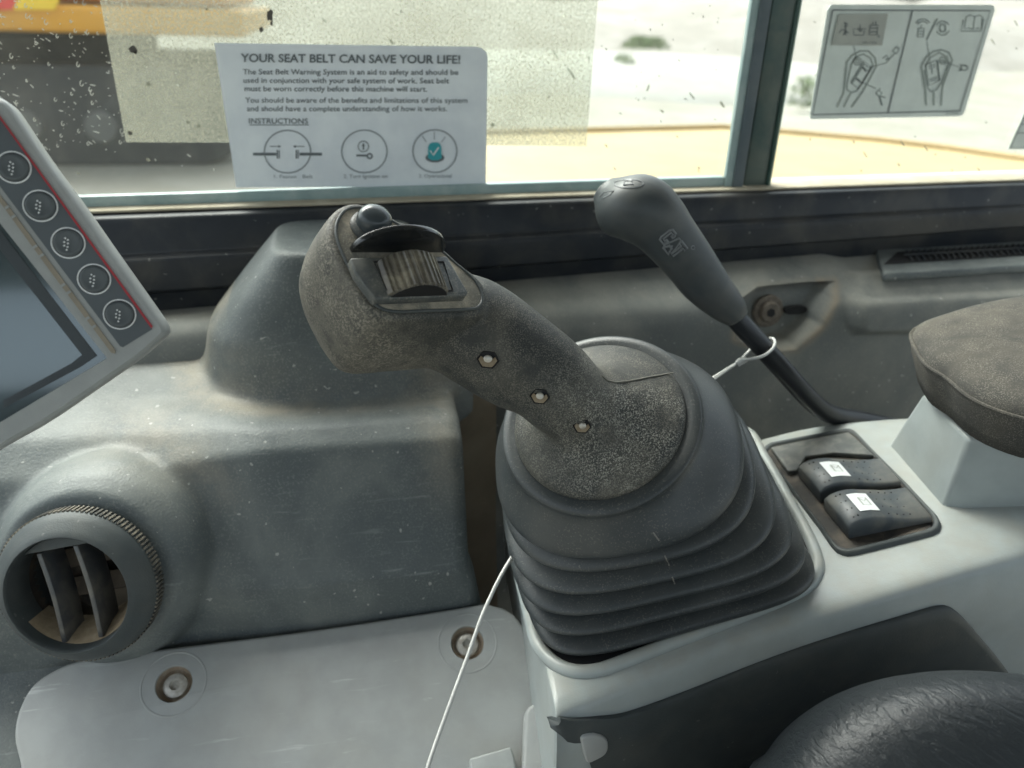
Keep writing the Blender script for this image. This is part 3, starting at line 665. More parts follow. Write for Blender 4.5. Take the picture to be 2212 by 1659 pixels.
prof = crom([(0.668, -0.2255, 0), (0.630, -0.226, 0), (0.603, -0.229, 0), (0.590, -0.240, 0), (0.584, -0.262, 0), (0.580, -0.32, 0), (0.572, -0.42, 0), (0.562, -0.60, 0), (0.56, -0.80, 0)], 12, False)
prof = resample(prof[:60], 170, False) + resample(prof[60:], 30, False)
xsw = [-0.72 + 0.0125 * i for i in range(50)] + [-0.095 + 0.0045 * i for i in range(84)] + [.284 + .0022 * i for i in range(68)] + [.434 + .0045 * i for i in range(63)] + [0.72 + i * 0.04 for i in range(14)]
rows = []
for p in prof:
    r = []
    for x in xsw:
        q = Vector((x, p[0], p[1])); q.z += (zbot(x) + .2255) * (.85 * sm(q.y, .594, .652) + .15 * sm(q.z, -.34, -.23)) - .006 * sm(x, .43, .465) * sm(q.y, .594, .608) * (1 - sm(q.y, .655, .665)); u, v = proj(q)
        d = sm(polydist((u, v), rec), -4, 15) if 1500 < u < 1900 and 560 < v < 800 else 0
        k = sm(polydist((u, v), blk), -10, 16) if 1780 < u < 2800 and 480 < v < 760 else 0
        q.y += 0.026 * d - 0.012 * k * (1 if p[1] < -0.226 else 0); q.z += 0.004 * d * (1 if p[1] > -.25 else 0)
        r.append(q)
    rows.append(r)
trim = thing('side_trim_panel', 'dusty dark grey moulded trim running under the window rail', 'trim panel', (0.2, 0.6, -0.8))
b = MB(); b.grid(rows); wp_ = b.build('panel', M['wall'], trim, angle=60)
def _wd(p):
    u, v = proj(p)
    if 1540 < u < 1860 and 590 < v < 830:
        d = polydist((u, v), rec); 
        return 0.0 if d > 12 else 1.0
    return .75
paint(wp_, 'tan', lambda p: (sm(-abs(polydist(proj(p), rec) + 4), -16, 0) * (1 if proj(p)[1] > 690 or proj(p)[0] > 1760 else .3)) if 1540 < proj(p)[0] < 1860 and 590 < proj(p)[1] < 830 else 0)
# screw and washer in the recess, slot beside it
pc = wy(1664, 676, 0.606)
M['oldscrew'] = mat('dull brown screw', (0.12, 0.10, 0.08, 1), 0.7, dust=0.7, dscale=200, dcol=(0.24, 0.20, 0.16, 1))
scr = MB(); scr.lathe(pc + Vector((0, 0.006, 0)), Vector((0, -1, 0.1)), [(0, .0150), (.002, .0150), (.003, .0140), (.0032, .0100), (.006, .0095), (.0072, .0082)], 32).build('screw', M['oldscrew'], trim)
b = MB(); b.lathe(pc + Vector((0, -0.0008, .0005)), Vector((0, -1, .1)), [(0, .0042), (.001, .0042)], 6).build('screw_socket', M['black'], trim)
ps = wy(1716, 668, 0.609); b = MB()
b.slab([ps + Vector((0.011 * math.copysign(abs(math.cos(a)) ** .6, math.cos(a)), 0, 0.004 * math.sin(a))) for a in [6.283 * k / 24 for k in range(24)]], Vector((0, -.003, 0))).build('slot', M['black'], trim)
# black air slot strip
grille = thing('defrost_grille', 'long black slotted air grille on the ledge under the right window pane', 'grille', (0.5, 0.63, -0.226))
ZG = -0.2185
ol = [WP(u, v, (0, 0, ZG), (0, 0, 1)) for u, v in ((1834, 552), (1885, 603), (2400, 585), (2400, 502))]
x0, x1 = ol[0].x, ol[3].x
ol = [Vector((ol[0].x, 0.652, ZG)), Vector((ol[1].x + .002, 0.606, ZG)), Vector((1.0, 0.606, ZG)), Vector((1.0, 0.652, ZG))]
b = MB(); b.slab(ol, Vector((0, 0, -0.008))).build('frame', M['duct'], grille, bevel=0.0025)
il = [ol[0] + Vector((.016, -.010, .0004)), ol[1] + Vector((.010, .016, .0004)), Vector((0.99, 0.622, ZG + .0004)), Vector((.99, .642, ZG + .0004))]
b = MB(); b.slab(il, Vector((0, 0, .0004))).build('slot', M['black'], grille)
b = MB()
for i in range(60):
    x = il[0].x + 0.006 + i * 0.0065
    if x < 0.98: b.box(Vector((x, 0.632, ZG + 0.0015)), Vector((.0009, 0, 0)), Vector((0.003, .0095, 0)), Vector((0, 0, .0012)))
b.build('louvre', M['rail'], grille, smooth=False); 
b = MB(); b.box(Vector(((il[0].x + .99) / 2, 0.632, ZG + .0032)), Vector(((.99 - il[0].x) / 2, 0, 0)), Vector((0, .0012, 0)), Vector((0, 0, .0006))).build('divider', M['rail'], grille, smooth=False)
bpy.context.view_layer.update()
for ch in grille.children: warp(ch, lambda p: Vector((p.x, p.y, p.z + .0175 + .028 * (p.x - .47) - .20 * (.652 - p.y))))
# cab floor well below, for the dark gap
b = MB(); b.add([Vector((-1.2, -0.4, -0.95)), Vector((1.5, -0.4, -0.95)), Vector((1.5, 0.8, -0.95)), Vector((-1.2, 0.8, -0.95))], [[0, 1, 2, 3]])
struct(b.build('floor', mat('cab floor mat', (0.12, 0.115, 0.105, 1), 0.9)))

# ------------------------------------------------------------------ front duct with pod and vent housing
FN = Vector((0, -0.96, 0.27)).normalized(); FP = Vector((0, .455, -.31))
xR = WP(1003, 1000, FP, FN).x; xR2 = WP(1040, 1290, FP, FN).x
def dsec(x, dz=0, dy=0): return [Vector((x, y + dy, z + dz)) for y, z in ((0.664, -0.233), (0.622, -0.242), (0.580, -0.254), (0.54, -0.264), (0.494, -0.267), (0.478, -0.276), (0.447, -0.350), (0.440, -0.362), (0.440, -0.44), (0.445, -0.56), (0.662, -0.56))]
A = cam2w(.04, .16, -.98)                         # vent axis, outward
V0 = W(166, 1268, 0.484); KV = 1.045
b = MB()
def dleft(x): return [Vector((x, y, z)) for y, z in ((0.664, -0.233), (0.622, -0.242), (0.580, -0.256), (0.55, -0.267), (0.516, -0.276), (0.490, -0.292), (0.462, -0.330), (0.447, -0.355), (0.440, -0.44), (0.445, -0.56), (0.662, -0.56))]
b.loft([dleft(-0.75), dleft(-0.17), dsec(-0.07), dsec(xR - 0.05), dsec(xR - 0.004), dsec(xR + .002, -.004, .003)])
# pod rising behind the joystick
def ring(c, rx, ry, n=36, ex=2.6, zt=(0, 0)):
    out = []
    for k in range(n):
        a = 2 * math.pi * k / n; cx_, sy_ = math.cos(a), math.sin(a)
        x = rx * math.copysign(abs(cx_) ** (2 / ex), cx_); y = ry * math.copysign(abs(sy_) ** (2 / ex), sy_)
        out.append(c + Vector((x, y, zt[0] * x + zt[1] * y)))
    return out
b.loft([ring(Vector((-.008, 0.610, -0.30)), .110, .090), ring(Vector((-.008, 0.610, -0.264)), .110, .088), ring(Vector((-.008, 0.608, -0.252)), .108, .084), ring(Vector((-.012, 0.606, -0.225)), .097, .076, ex=3.0), ring(Vector((-.007, 0.604, -0.195)), .077, .064, ex=3.8), ring(Vector((-.003, 0.603, -0.162)), .052, .050, ex=5)])
# swollen ring housing of the air vent
b.lathe(V0, A, [(-.12, .072), (-.06, .072), (-.042, .070), (-.026, .065), (-.013, .0555)], 48)
b.loft([ring(Vector((xR + .0, .46, -.37)), .006, .02), ring(Vector((xR2 - .004, .47, -.43)), .012, .03), ring(Vector((xR2 + .02, .48, -.5)), .02, .04)])
duct = thing('front_duct', 'dark grey moulded duct with raised pod behind the joystick', 'air duct', (-0.2, 0.5, -0.56))
db = b.build('duct_body', M['duct'], duct); melt(db, 0.003, 9)
carve(db, MB().lathe(V0, A, [(-.07, .0455), (.05, .0455)], 64))
shade(db, 50)
def _podd(p):
    r = (abs((p.x + .008) / .112) ** 2.6 + abs((p.y - .61) / .090) ** 2.6) ** (1 / 2.6)
    return math.exp(-((r - 1.07) / .10) ** 2) * (1 if p.z > -.275 else 0) * (.35 + .65 * sm(-p.x, -.02, .10)) 
paint(db, 'tan', lambda p: min(1, .7 * sm(p.z, -.262, -.244) * sm(p.y, .55, .60) * (1 if p.x < -.09 else 0) + _podd(p) + .55 * math.exp(-((((p - V0) - A * (p - V0).dot(A)).length - .083) / .016) ** 2) * sm(p.z - V0.z, .01, .05) * sm(p.x - V0.x, -.03, .04) + .5 * sm(-abs(p.x - xR + .012), -.03, 0) * sm(p.z, -.34, -.27)))
vent = thing('air_vent', 'round black air outlet with knurled rim and two fins', 'air vent', V0)
b = MB(); prof_ = [(-.014, .0458), (-.006, .0482), (-.0005, .0484), (.0015, .0478), (.006, .0445), (.0105, .0400), (.0128, .0376), (.0132, .0366), (.0124, .0360), (.0100, .0356), (-.03, .0350), (-.03, .0440)]
b.lathe(V0, A, prof_ + [prof_[0]], 96, cap0=False, cap1=False).build('rim', M['cover'], vent, angle=50)
b = MB(); x = A.orthogonal().normalized(); x = (RIGHT - A * RIGHT.dot(A)).normalized(); y = A.cross(x)
for k in range(110):
    a = 2 * math.pi * k / 110; r = x * math.cos(a) + y * math.sin(a); t = A.cross(r)
    b.box(V0 + r * .0484 - A * .0045, r * .0008, t * .0006, A * .0048)
b.build('knurling', mat('dusty knurled plastic', (0.05, 0.048, 0.042, 1), 0.6, dust=0.8, dscale=90, dcol=(0.26, 0.23, 0.18, 1)), vent, smooth=False)
b = MB(); b.lathe(V0, A, [(-.034, .001), (-.034, .030), (-.026, .0352), (-.012, .0352)], 48, cap0=True, cap1=False).build('throat', mat('dusty vent throat', (0.035, 0.03, 0.026, 1), 0.9, dust=0.8, dscale=55, dcol=(0.15, 0.115, 0.08, 1)), vent)
fd = cam2w(.18, 1, 0.35); fd = (fd - A * fd.dot(A)).normalized(); fx = A.cross(fd)
if fx.dot(RIGHT) < 0: fx = -fx
for off in (-.0125, .0100):
    h = math.sqrt(.0348 ** 2 - off ** 2); b = MB(); n = 12
    l = [V0 + fx * (off - .0035 + .0040 * math.cos(t * math.pi / 2)) * 1.0 + fd * h * t + A * (0.004 + 0.004 * (1 - t * t)) for t in [-.82 + 1.82 * i / n for i in range(n + 1)]]
    sl = (-A + fx * .15).normalized() * .019
    b.loft([[p, p + fx * .0030, p + fx * .0030 + sl, p + sl] for p in l]); b.build('fin', M['finmat'], vent, angle=30, bevel=.0004, seg=2)
# barrel cap closing the top of the opening
b = MB(); cp_ = []
for k in range(25):
    a = math.acos(.79); a = -a + 2 * a * k / 24; cp_.append(V0 - fd * .0352 * math.cos(a) + fx * .0352 * math.sin(a) + A * .0065)
b.slab(cp_, -A * .016); b.build('barrel_cap', M['cover'], vent, bevel=.0005)
b = MB(); rg = []
for k in range(30):
    a = math.radians(25 + 150 * k / 29); r_ = -fx * math.cos(a) + fd * math.sin(a); th = .0052 * math.sin(math.pi * k / 29) + random.uniform(0, .0006)
    rg.append([V0 + r_ * .0353 + A * .004, V0 + r_ * (.0353 - th) - A * .006, V0 + r_ * (.0345 - th * 1.6) - A * .018, V0 + r_ * .0352 - A * .02])
b.loft(rg); b.build('packed_dust', mat('packed tan dust', (0.26, 0.20, 0.13, 1), 0.95, dust=.6, dscale=200, dcol=(.38, .31, .22, 1)), vent)
b = MB()
for t, q in ((-.4, .1), (.25, -.3)):
    b.box(V0 - A * .024 + fd * .03 * t, fx * .03, (fd + A * .6).normalized() * .006, A.cross(fx) * .0006 if False else fx.cross((fd + A * .6).normalized()) * .0007)
b.build('rear_vane', M['throat2'], vent, smooth=False)
b = MB(); b.lathe(V0 - A * .026, (A), [(0, .006), (.004, .006)], 20).build('pivot', M['rail'], vent)
b = MB(); b.lathe(V0 - A * .03 + fd * .017, A, [(-.008, .017), (-.004, .014), (-.003, .004)], 20, cap0=False).build('dirt', M['brown'], vent)

# ------------------------------------------------------------------ light grey access panel, lower left
PP = Vector((0, 0.424, -0.401)); PN = Vector((-0.02, -0.50, 0.866)).normalized()
def pp(u, v, off=0.0): return WP(u, v, PP, PN) + PN * off
ol = [(330, 1403), (700, 1357), (1050, 1303), (1085, 1312), (1125, 1345), (1170, 1460), (1230, 1700), (1300, 1900), (300, 1900), (85, 1780), (40, 1640), (30, 1580), (45, 1520), (80, 1470), (150, 1432), (230, 1414)]
P2 = []
for p in resample(crom([(u, v, 0) for u, v in ol[:3]], 6, False), 14, False) + resample(crom([(u, v, 0) for u, v in ol[3:]], 6, False), 200, False): P2.append(pp(p.x, p.y))
acc = thing('access_panel', 'scratched light grey panel with rounded left end and two recessed screws', 'panel', PP + Vector((0, 0, -.15)))
ab = MB().slab(P2, -PN * 0.006).build('plate', M['plate'], acc, bevel=0.0028, seg=4)
SC = [(375, 1477), (1010, 1388)]
for u, v in SC:
    carve(ab, MB().lathe(pp(u, v), PN, [(-.0075, .0104), (.0, .0118), (.004, .0136)], 40))
shade(ab, 35)
for (u, v), lb in zip(SC, ('', '')):
    c = pp(u, v)
    b = MB(); b.lathe(c, PN, [(-.0002, .0212), (.0003, .0208), (.0003, .0200), (-.0002, .0196)], 48, cap0=False, cap1=False).build('recess_ring', M['plate'], acc)
    b = MB(); b.lathe(c, PN, [(-.0072, .0002), (-.0070, .0104), (-.0015, .0113)], 40, cap0=False, cap1=False).build('screw_well', M['rust'], acc)
    b = MB(); b.lathe(c, PN, [(-.0072, .0085), (-.0045, .0078), (-.0030, .0055), (-.0030, .0034), (-.0055, .0030)], 30).build('screw', M['steel'], acc)
# panel underneath / lower duct surface
b = MB(); b.slab([pp(u, v, -.0125) for u, v in ((-400, 1300), (300, 1380), (1050, 1290), (1150, 1380), (1400, 2000), (-400, 2000))], -PN * .01)
b.build('backing_panel', M['duct'], acc)
# latch block and small bracket at the lower edge
b = MB(); lo = [(1012, 1645), (1100, 1620), (1106, 1640), (1120, 1720), (1020, 1740)]
brk = MB().slab([pp(u, v, .012) for u, v in lo], -PN * .012).build('hinge_bracket', M['bezelgrey'], None, bevel=0.0015)
tag(brk, 'small light grey bracket standing on the access panel at the bottom edge', 'bracket')
bx = thing('latch_box', 'grey latch housing between the access panel and the console tip', 'latch', pp(1170, 1600, .01))
MB().slab([pp(u, v, .013) for u, v in ((1130, 1545), (1140, 1532), (1205, 1520), (1222, 1535), (1300, 1720), (1150, 1750), (1122, 1700))], -PN * .013).build('housing', M['plate'], bx, bevel=0.003)
b = MB(); b.lathe(pp(1184, 1585, .0135), PN, [(0, .003), (.004, .003)], 16).build('hole', M['black'], bx)

# ------------------------------------------------------------------ right console (light grey)
AL = math.radians(12)
CN = Vector((-math.sin(AL), 0, math.cos(AL))); CPT = Vector((.19, .40, -.325)); CXD = Vector((math.cos(AL), 0, math.sin(AL)))
def cp(u, v, off=0.0): return WP(u, v, CPT, CN) + CN * off
con = thing('armrest_console', 'light grey control console with charcoal lower cover carrying the joystick', 'console', (0.2, 0.35, -0.5))
def rowpx(pts, n=60, off=0.0): return resample(crom([cp(u, v, off) for u, v in pts], 8, False), n, False)
r_back = rowpx([(1092, 1040), (1300, 1015), (1500, 980), (1621, 950), (1756, 918), (1951, 898), (2300, 884), (2700, 890)])
r_cr = rowpx([(1196, 1528), (1230, 1508), (1306, 1480), (1556, 1378), (1906, 1268), (2212, 1180), (2700, 1060)])
top0 = [p.copy() for p in r_cr]
def mixr(a, b_, t): return [p.lerp(q, t) for p, q in zip(a, b_)]
dwn = lambda r, z, y: [p + Vector((0, y, z)) for p in r]
rows = [dwn(r_back, -.06, .004), dwn(r_back, -.012, .003), dwn(r_back, -.004, .0015), r_back_t := dwn(r_back, 0, -.003)]
for t in (.06, .2, .35, .5, .65, .8, .9, .95): rows.append(mixr(r_back_t, r_cr, t))
rows += [dwn(r_cr, -.0006, -.002), dwn(r_cr, -.0035, -.0055), dwn(r_cr, -.009, -.0075), dwn(r_cr, -.03, -.0115), dwn(r_cr, -.06, -.010), dwn(r_cr, -.11, -.002), dwn(r_cr, -.17, .008), dwn(r_cr, -.26, .03)]
# close the left end: add end columns folding down
newrows = []
for r in rows:
    e = r[0]
    fold = [e + Vector((.004, 0, -.10)), e + Vector((-.0005, 0, -.016)), e + Vector((-.0002, 0, -.004)), e + Vector((.0008, 0, -.0010))]
    if e.z < -.37: fold = [e + Vector((.004, 0, -.02)), e + Vector((.003, 0, -.01)), e + Vector((.002, 0, -.003)), e + Vector((.001, 0, -.001))]
    newrows.append(fold + r)
b = MB(); b.grid(newrows)
cb = b.build('body', M['grey'], con, angle=60)
m = cb.modifiers.new('s', 'SUBSURF'); m.levels = 1; bake(cb); shade(cb, 60)
# charcoal side cover, following the side face
CSP = cp(1556, 1378) + Vector((0, -.0135, -.03)); CSN = Vector((.03, -.985, -.10)); _d = (cp(1906, 1268) - cp(1306, 1480)); CSN = (CSN - _d.normalized() * CSN.dot(_d.normalized())).normalized()
def cs(u, v, off=0.0): return WP(u, v, CSP, CSN) + CSN * off
top_l = [(1193, 1547), (1230, 1550), (1290, 1546), (1356, 1536), (1480, 1492), (1606, 1442), (1731, 1396), (1856, 1356), (1960, 1325), (2015, 1309), (2045, 1308), (2071, 1325), (2110, 1368), (2176, 1450), (2300, 1640)]
bot_l = [(2300, 1900), (1400, 1900), (1290, 1680), (1268, 1640), (1262, 1610), (1258, 1592), (1235, 1597), (1212, 1590), (1200, 1570)]
bb = bvh(cb)
def onbody(u, v, off):
    p, n_ = hit(bb, u, v); return p + n_ * off
tl = resample(crom([(u, v, 0) for u, v in top_l], 6, False), 90, False)
bt_ = [(1196, 1552), (1204, 1578), (1222, 1596), (1246, 1596), (1262, 1600), (1270, 1640), (1300, 1700), (1420, 1850), (1700, 1850), (2300, 1850), (2310, 1660)]
bl_ = resample(crom([(u, v, 0) for u, v in bt_], 6, False), 90, False)
rows = []
for k, off in ((0, .0002), (0, .0016), (.012, .0030), (.05, .0033), (.12, .0033), (.25, .0033), (.4, .0033), (.6, .0033), (.8, .0033), (1, .0033)):
    rows.append([onbody(a_.x + (c_.x - a_.x) * k, a_.y + (c_.y - a_.y) * k, off) for a_, c_ in zip(tl, bl_)])
b = MB(); b.grid(rows); b.build('side_cover', M['cover'], con, angle=60)
b = MB(); 
b.slab([onbody(p.x, p.y, .005) for p in crom([(u, v, 0) for u, v in ((1250, 1582), (1285, 1576), (1305, 1588), (1303, 1612), (1280, 1628), (1262, 1632), (1255, 1610))], 5)], -CSN * .01).build('end_boss', M['plate'], con, bevel=.002)
# raised lip round the bellows
lip = [(1148, 1345), (1156, 1380), (1172, 1408), (1200, 1436), (1240, 1452), (1290, 1450), (1345, 1432), (1500, 1372), (1640, 1318), (1716, 1285), (1750, 1262), (1766, 1228), (1760, 1195), (1738, 1145), (1700, 1075), (1650, 990), (1600, 930), (1450, 960), (1250, 1000), (1120, 1050), (1108, 1150), (1125, 1250)]
lp = resample(crom([cp(u, v, .0005) for u, v in lip], 8), 140)
MB().tube(lp, 0.0042, 14, closed=True).build('bellows_lip', M['grey'], con)
# near-black sheet across the bellows opening, for the dark gap under the boot
b = MB(); b.add([p + CN * .0012 for p in resample(lp, 60)], [list(range(60))]); b.build('opening', M['black'], con, smooth=False)
# switch bezel
bez = [(1644, 977), (1652, 966), (1662, 960), (1740, 945), (1828, 929), (1840, 930), (1850, 938), (1885, 975), (1960, 1050), (2029, 1124), (2034, 1136), (2030, 1150), (2016, 1158), (1940, 1178), (1852, 1200), (1832, 1203), (1812, 1199), (1798, 1186), (1770, 1145), (1710, 1065), (1650, 990)]
inn = [(1662, 982), (1668, 974), (1745, 957), (1832, 942), (1840, 946), (1930, 1040), (2012, 1126), (2008, 1140), (1930, 1160), (1842, 1182), (1822, 1176), (1740, 1075)]
bz = MB(); n = 120
o_ = resample([cp(u, v, .0) for u, v in bez], n); 
def shr(poly, k): c = sum(poly, Vector()) / len(poly); return [c + (p - c) * k for p in poly]
bz.loft([[p + CN * .0002 for p in o_], [p + CN * .0024 for p in shr(o_, .985)], [p + CN * .0030 for p in shr(o_, .965)], [p + CN * .0026 for p in shr(o_, .935)], [p + CN * .0006 for p in shr(o_, .915)]], False, False)
bz.build('switch_bezel', M['cover'], con, angle=60)
b = MB(); b.add([p + CN * .0016 for p in shr(o_, .92)], [list(range(n))]); b.build('switch_well', mat('dusty switch well', (0.03, 0.029, 0.027, 1), 0.8, dust=0.5, dscale=60, dcol=(0.16, 0.13, 0.1, 1)), con, smooth=False)
bl = [(1665, 978), (1740, 962), (1832, 945), (1845, 955), (1888, 996), (1800, 990), (1740, 998), (1722, 1028), (1702, 1030)]
MB().slab([cp(u, v, .0052) for u, v in bl], -CN * .004).build('blank_plate', M['blank'], con, bevel=.001)
# rocker switches: local frame on the console plane
def rkh(t):
    T_ = ((0, .0095), (.06, .0122), (.16, .0138), (.3, .0135), (.5, .0100), (.7, .0065), (.85, .0050), (1, .0042))
    for (a, p), (b_, q) in zip(T_, T_[1:]):
        if t <= b_: return p + (q - p) * (t - a) / (b_ - a)
    return .0042
def rocker(c4, label):
    """c4: px corners (back-left, back-right, front-right, front-left) of the footprint"""
    a, b_, c, d = [cp(u, v, .002) for u, v in c4]
    rk = thing('rocker_switch', label, 'rocker switch', (a + b_ + c + d) / 4, 'rocker switches in the console')
    n = 16; rings = []
    for i in range(n + 1):
        t = i / n; L0 = a.lerp(b_, t); R0 = d.lerp(c, t)
        h = rkh(t)
        y = (R0 - L0)
        rings.append([L0, L0 + CN * (h - .0012) , L0 + y * .05 + CN * h, L0 + y * .5 + CN * (h + .0004), L0 + y * .95 + CN * h, R0 + CN * (h - .0012), R0])
    o = MB().loft(rings).build('rocker', M['key'], rk, bevel=.0008, seg=2, angle=45)
    def on(s, t, e=.0): 
        L0 = a.lerp(b_, t); R0 = d.lerp(c, t); h = rkh(t)
        return L0.lerp(R0, s) + CN * (h + e)
    rows_ = [[on(s, t, .0007) for s in (.22, .4, .6, .78)] for t in (.20, .26, .32, .38, .44)]
    ic = MB().grid(rows_).build('icon_tile', M['white'], rk, smooth=False)
    b2 = MB(); mp = lambda x_, y_: on(y_, x_, .0011)
    stroke(b2, [(.29, .38), (.29, .62), (.385, .62), (.385, .38), (.29, .38)], .016, mp); stroke(b2, [(.29, .4), (.34, .5), (.385, .4)], .014, mp); b2.build('pictogram', M['stickergrey'], rk, smooth=False)
    b2 = MB()
    for t in (.10, .15):
        for s in (.15, .38, .62, .85): b2.lathe(on(s, t, .0001), CN, [(0, .0007), (.0003, .0004)], 8)
    for t in (.52, .62, .70, .78):
        for s in (.15, .38, .62, .85): b2.lathe(on(s, t, .0001), CN, [(0, .0006), (.0003, .0004)], 8)
    b2.build('dimple', M['black'], rk, smooth=False)
rocker([(1724, 1034), (1898, 1003), (1946, 1056), (1772, 1092)], 'rocker switch nearer the blank plate, white icon tile on black')
rocker([(1779, 1105), (1954, 1066), (2013, 1134), (1833, 1170)], 'rocker switch at the front corner of the switch bezel, white icon tile')
# armrest riser
def q3(u, v, off=0): return cp(u, v, off)
rz = [cp(1911, 956), cp(2031, 1096), cp(2330, 1085), cp(2330, 900), cp(2000, 890)]
# top of the riser at a measured height above the plane
HT = .052
a0, a1 = rz[0], rz[1]
def lift(u, v, h): return WP(u, v, CPT + CN * h, CN)
tp = [lift(1993, 852, HT), lift(2092, 948, HT * .96), lift(2400, 965, HT), lift(2400, 840, HT), lift(2060, 815, HT)]
b = MB(); b.loft([[p - CN * .01 for p in rz], tp]); b.build('armrest_riser', M['grey'], con, bevel=.003, seg=4)

# ------------------------------------------------------------------ armrest pad
arm = thing('armrest', 'dusty brown black padded armrest standing on the console riser', 'armrest', lift(2110, 900, HT))
def outl(pts, h, n=80): return resample(crom([WP(u, v, CPT + CN * h, CN) for u, v in pts], 6), n)
hp = HT + .003
base_o = [(1975, 790), (2010, 835), (2060, 900), (2100, 945), (2212, 965), (2500, 985), (2700, 900), (2600, 760), (2300, 720), (2100, 730), (1995, 745)]
top_o = [(1966, 735), (1995, 790), (2040, 820), (2090, 862), (2160, 895), (2260, 918), (2500, 930), (2700, 840), (2600, 680), (2350, 648), (2212, 655), (2120, 668), (2040, 690), (1980, 712)]
t1 = outl(top_o, hp + .028); c1 = sum(t1, Vector()) / len(t1)
t0 = [c1 + (p - c1) * .94 - CN * .028 for p in t1]
# align ring starts
def align(r, ref):
    k = min(range(len(r)), key=lambda i: (r[i] - ref).length); return r[k:] + r[:k]
rings = [shr(t0, .93), t0, mixr(t0, t1, .35), [p + (p - c1) * .004 for p in mixr(t0, t1, .7)], t1, [p + CN * .006 for p in shr(t1, .965)], [p + CN * .010 for p in shr(t1, .88)], [p + CN * .0125 for p in shr(t1, .70)], [p + CN * .0135 for p in shr(t1, .4)], [p + CN * .0138 for p in shr(t1, .1)]]
b = MB(); b.loft(rings); pad = b.build('pad', M['pad'], arm, angle=80)
b = MB(); b.tube([p + CN * .0008 for p in mixr(t1, [p + CN * .006 for p in shr(t1, .965)], .12)], .0013, 8, closed=True); b.build('seam', M['pad'], arm)

# ------------------------------------------------------------------ seat cushion, bottom right
so = [(1640, 1720), (1690, 1655), (1730, 1600), (1790, 1545), (1860, 1502), (1960, 1466), (2070, 1448), (2212, 1450), (2350, 1475), (2600, 1600), (2700, 1900), (2200, 2100), (1700, 2000)]
SP = W(2000, 1560, .345); SNn = cam2w(-.12, -.35, -.93)
st = resample(crom([WP(u, v, SP, SNn) for u, v in so], 6), 120)
c = sum(st, Vector()) / len(st)
rings = [[p - SNn * .09 for p in shr(st, .9)], [p - SNn * .05 for p in shr(st, .985)], [p - SNn * .028 for p in st]]
for k, h in ((.985, -.014), (.95, -.003), (.88, .006), (.78, .012), (.62, .017), (.4, .020), (.15, .0215)): rings.append([p + SNn * h for p in shr(st, k)])
sb = MB(); sb.loft(rings); seat = sb.build('seat_bolster', M['leather'], angle=80); tag(seat, 'black creased leather seat cushion in the lower right corner', 'seat')

# ------------------------------------------------------------------ joystick
T0 = W(1291, 905, .445); TN = Vector((-.42, -.44, .80)).normalized()
joy = thing('joystick', 'black dust speckled joystick on a pleated rubber boot', 'joystick', (.185, .405, -.325))
TX = (RIGHT - TN * RIGHT.dot(TN)).normalized(); TY = TN.cross(TX)
BC = Vector((.1855, .3975, -.3275))
def srt(o, ax, ay, rx, ry, ex, n=96):
    out = []
    for k in range(n):
        a = 2 * math.pi * k / n; c_, s_ = math.cos(a), math.sin(a)
        out.append(o + ax * rx * math.copysign(abs(c_) ** (2 / ex), c_) + ay * ry * math.copysign(abs(s_) ** (2 / ex), s_))
    return out
def bootring(t, dr):
    """t 0 = base on the console, 1 = top rim"""
    N_ = CN.lerp(TN, t ** 1.2).normalized()
    X_ = CXD.lerp(TX, t); X_ = (X_ - N_ * X_.dot(N_)).normalized(); Y_ = N_.cross(X_)
    # centre follows a gentle bend
    p0 = BC; p2 = T0 - TN * .004; p1 = BC + CN * .065 + Vector((-.006, 0, 0)); o_ = p0 * (1 - t) ** 2 + p1 * 2 * t * (1 - t) + p2 * t * t
    rx = .0862 * (1 - t) + .0585 * t + .010 * math.sin(t * math.pi); ry = .0785 * (1 - t) + .0585 * t + .008 * math.sin(t * math.pi)
    ex = 5.5 * (1 - t) ** 1.5 + 2.0 * (1 - (1 - t) ** 1.5)
    return srt(o_, X_, Y_, rx + dr, ry + dr, ex)
rings = []
NR = 5; tt = .72
rings.append(bootring(0, -.004))
for i in range(NR):
    for f_, dr in ((.0, -.0085), (.06, -.0082), (.14, -.0040), (.26, .0005), (.40, .0026), (.55, .0028), (.70, .0012), (.84, -.0030), (.94, -.0070)):
        k = (i + f_) / NR; rings.append(bootring(.01 + k * tt, dr - .001 * i))
for t, dr in ((.735, -.007), (.745, -.002), (.76, .0015), (.79, .0030), (.83, .0028), (.875, .0016), (.92, 0), (.96, -.0012), (.985, -.0014), (1.0, -.0010)): rings.append(bootring(t, dr))
# rim lip and inner groove
rings += [srt(T0 - TN * .0022, TX, TY, .0578, .0578, 2), srt(T0 - TN * .0008, TX, TY, .0565, .0565, 2), srt(T0 + TN * .0004, TX, TY, .0515, .0515, 2), srt(T0 - TN * .002, TX, TY, .0500, .0500, 2)]
b = MB(); b.loft(rings); boot = b.build('rubber_boot', M['boot'], joy, angle=70)
m = boot.modifiers.new('s', 'SUBSURF'); m.levels = 1; bake(boot); shade(boot, 80)
bbv = bvh(boot)
for (ua, va), (ub, vb) in (((1411, 1150), (1424, 1168)), ((1436, 1200), (1446, 1222)), ((1452, 1246), (1458, 1262))):
    b = MB(); b.tube([hit(bbv, ua + (ub - ua) * k / 5, va + (vb - va) * k / 5)[0] for k in range(6)], .00045, 6); b.build('mould_seam', mat('pale moulding flash', (0.16, 0.155, 0.14, 1), 0.6), joy)
# grip body
b = MB()
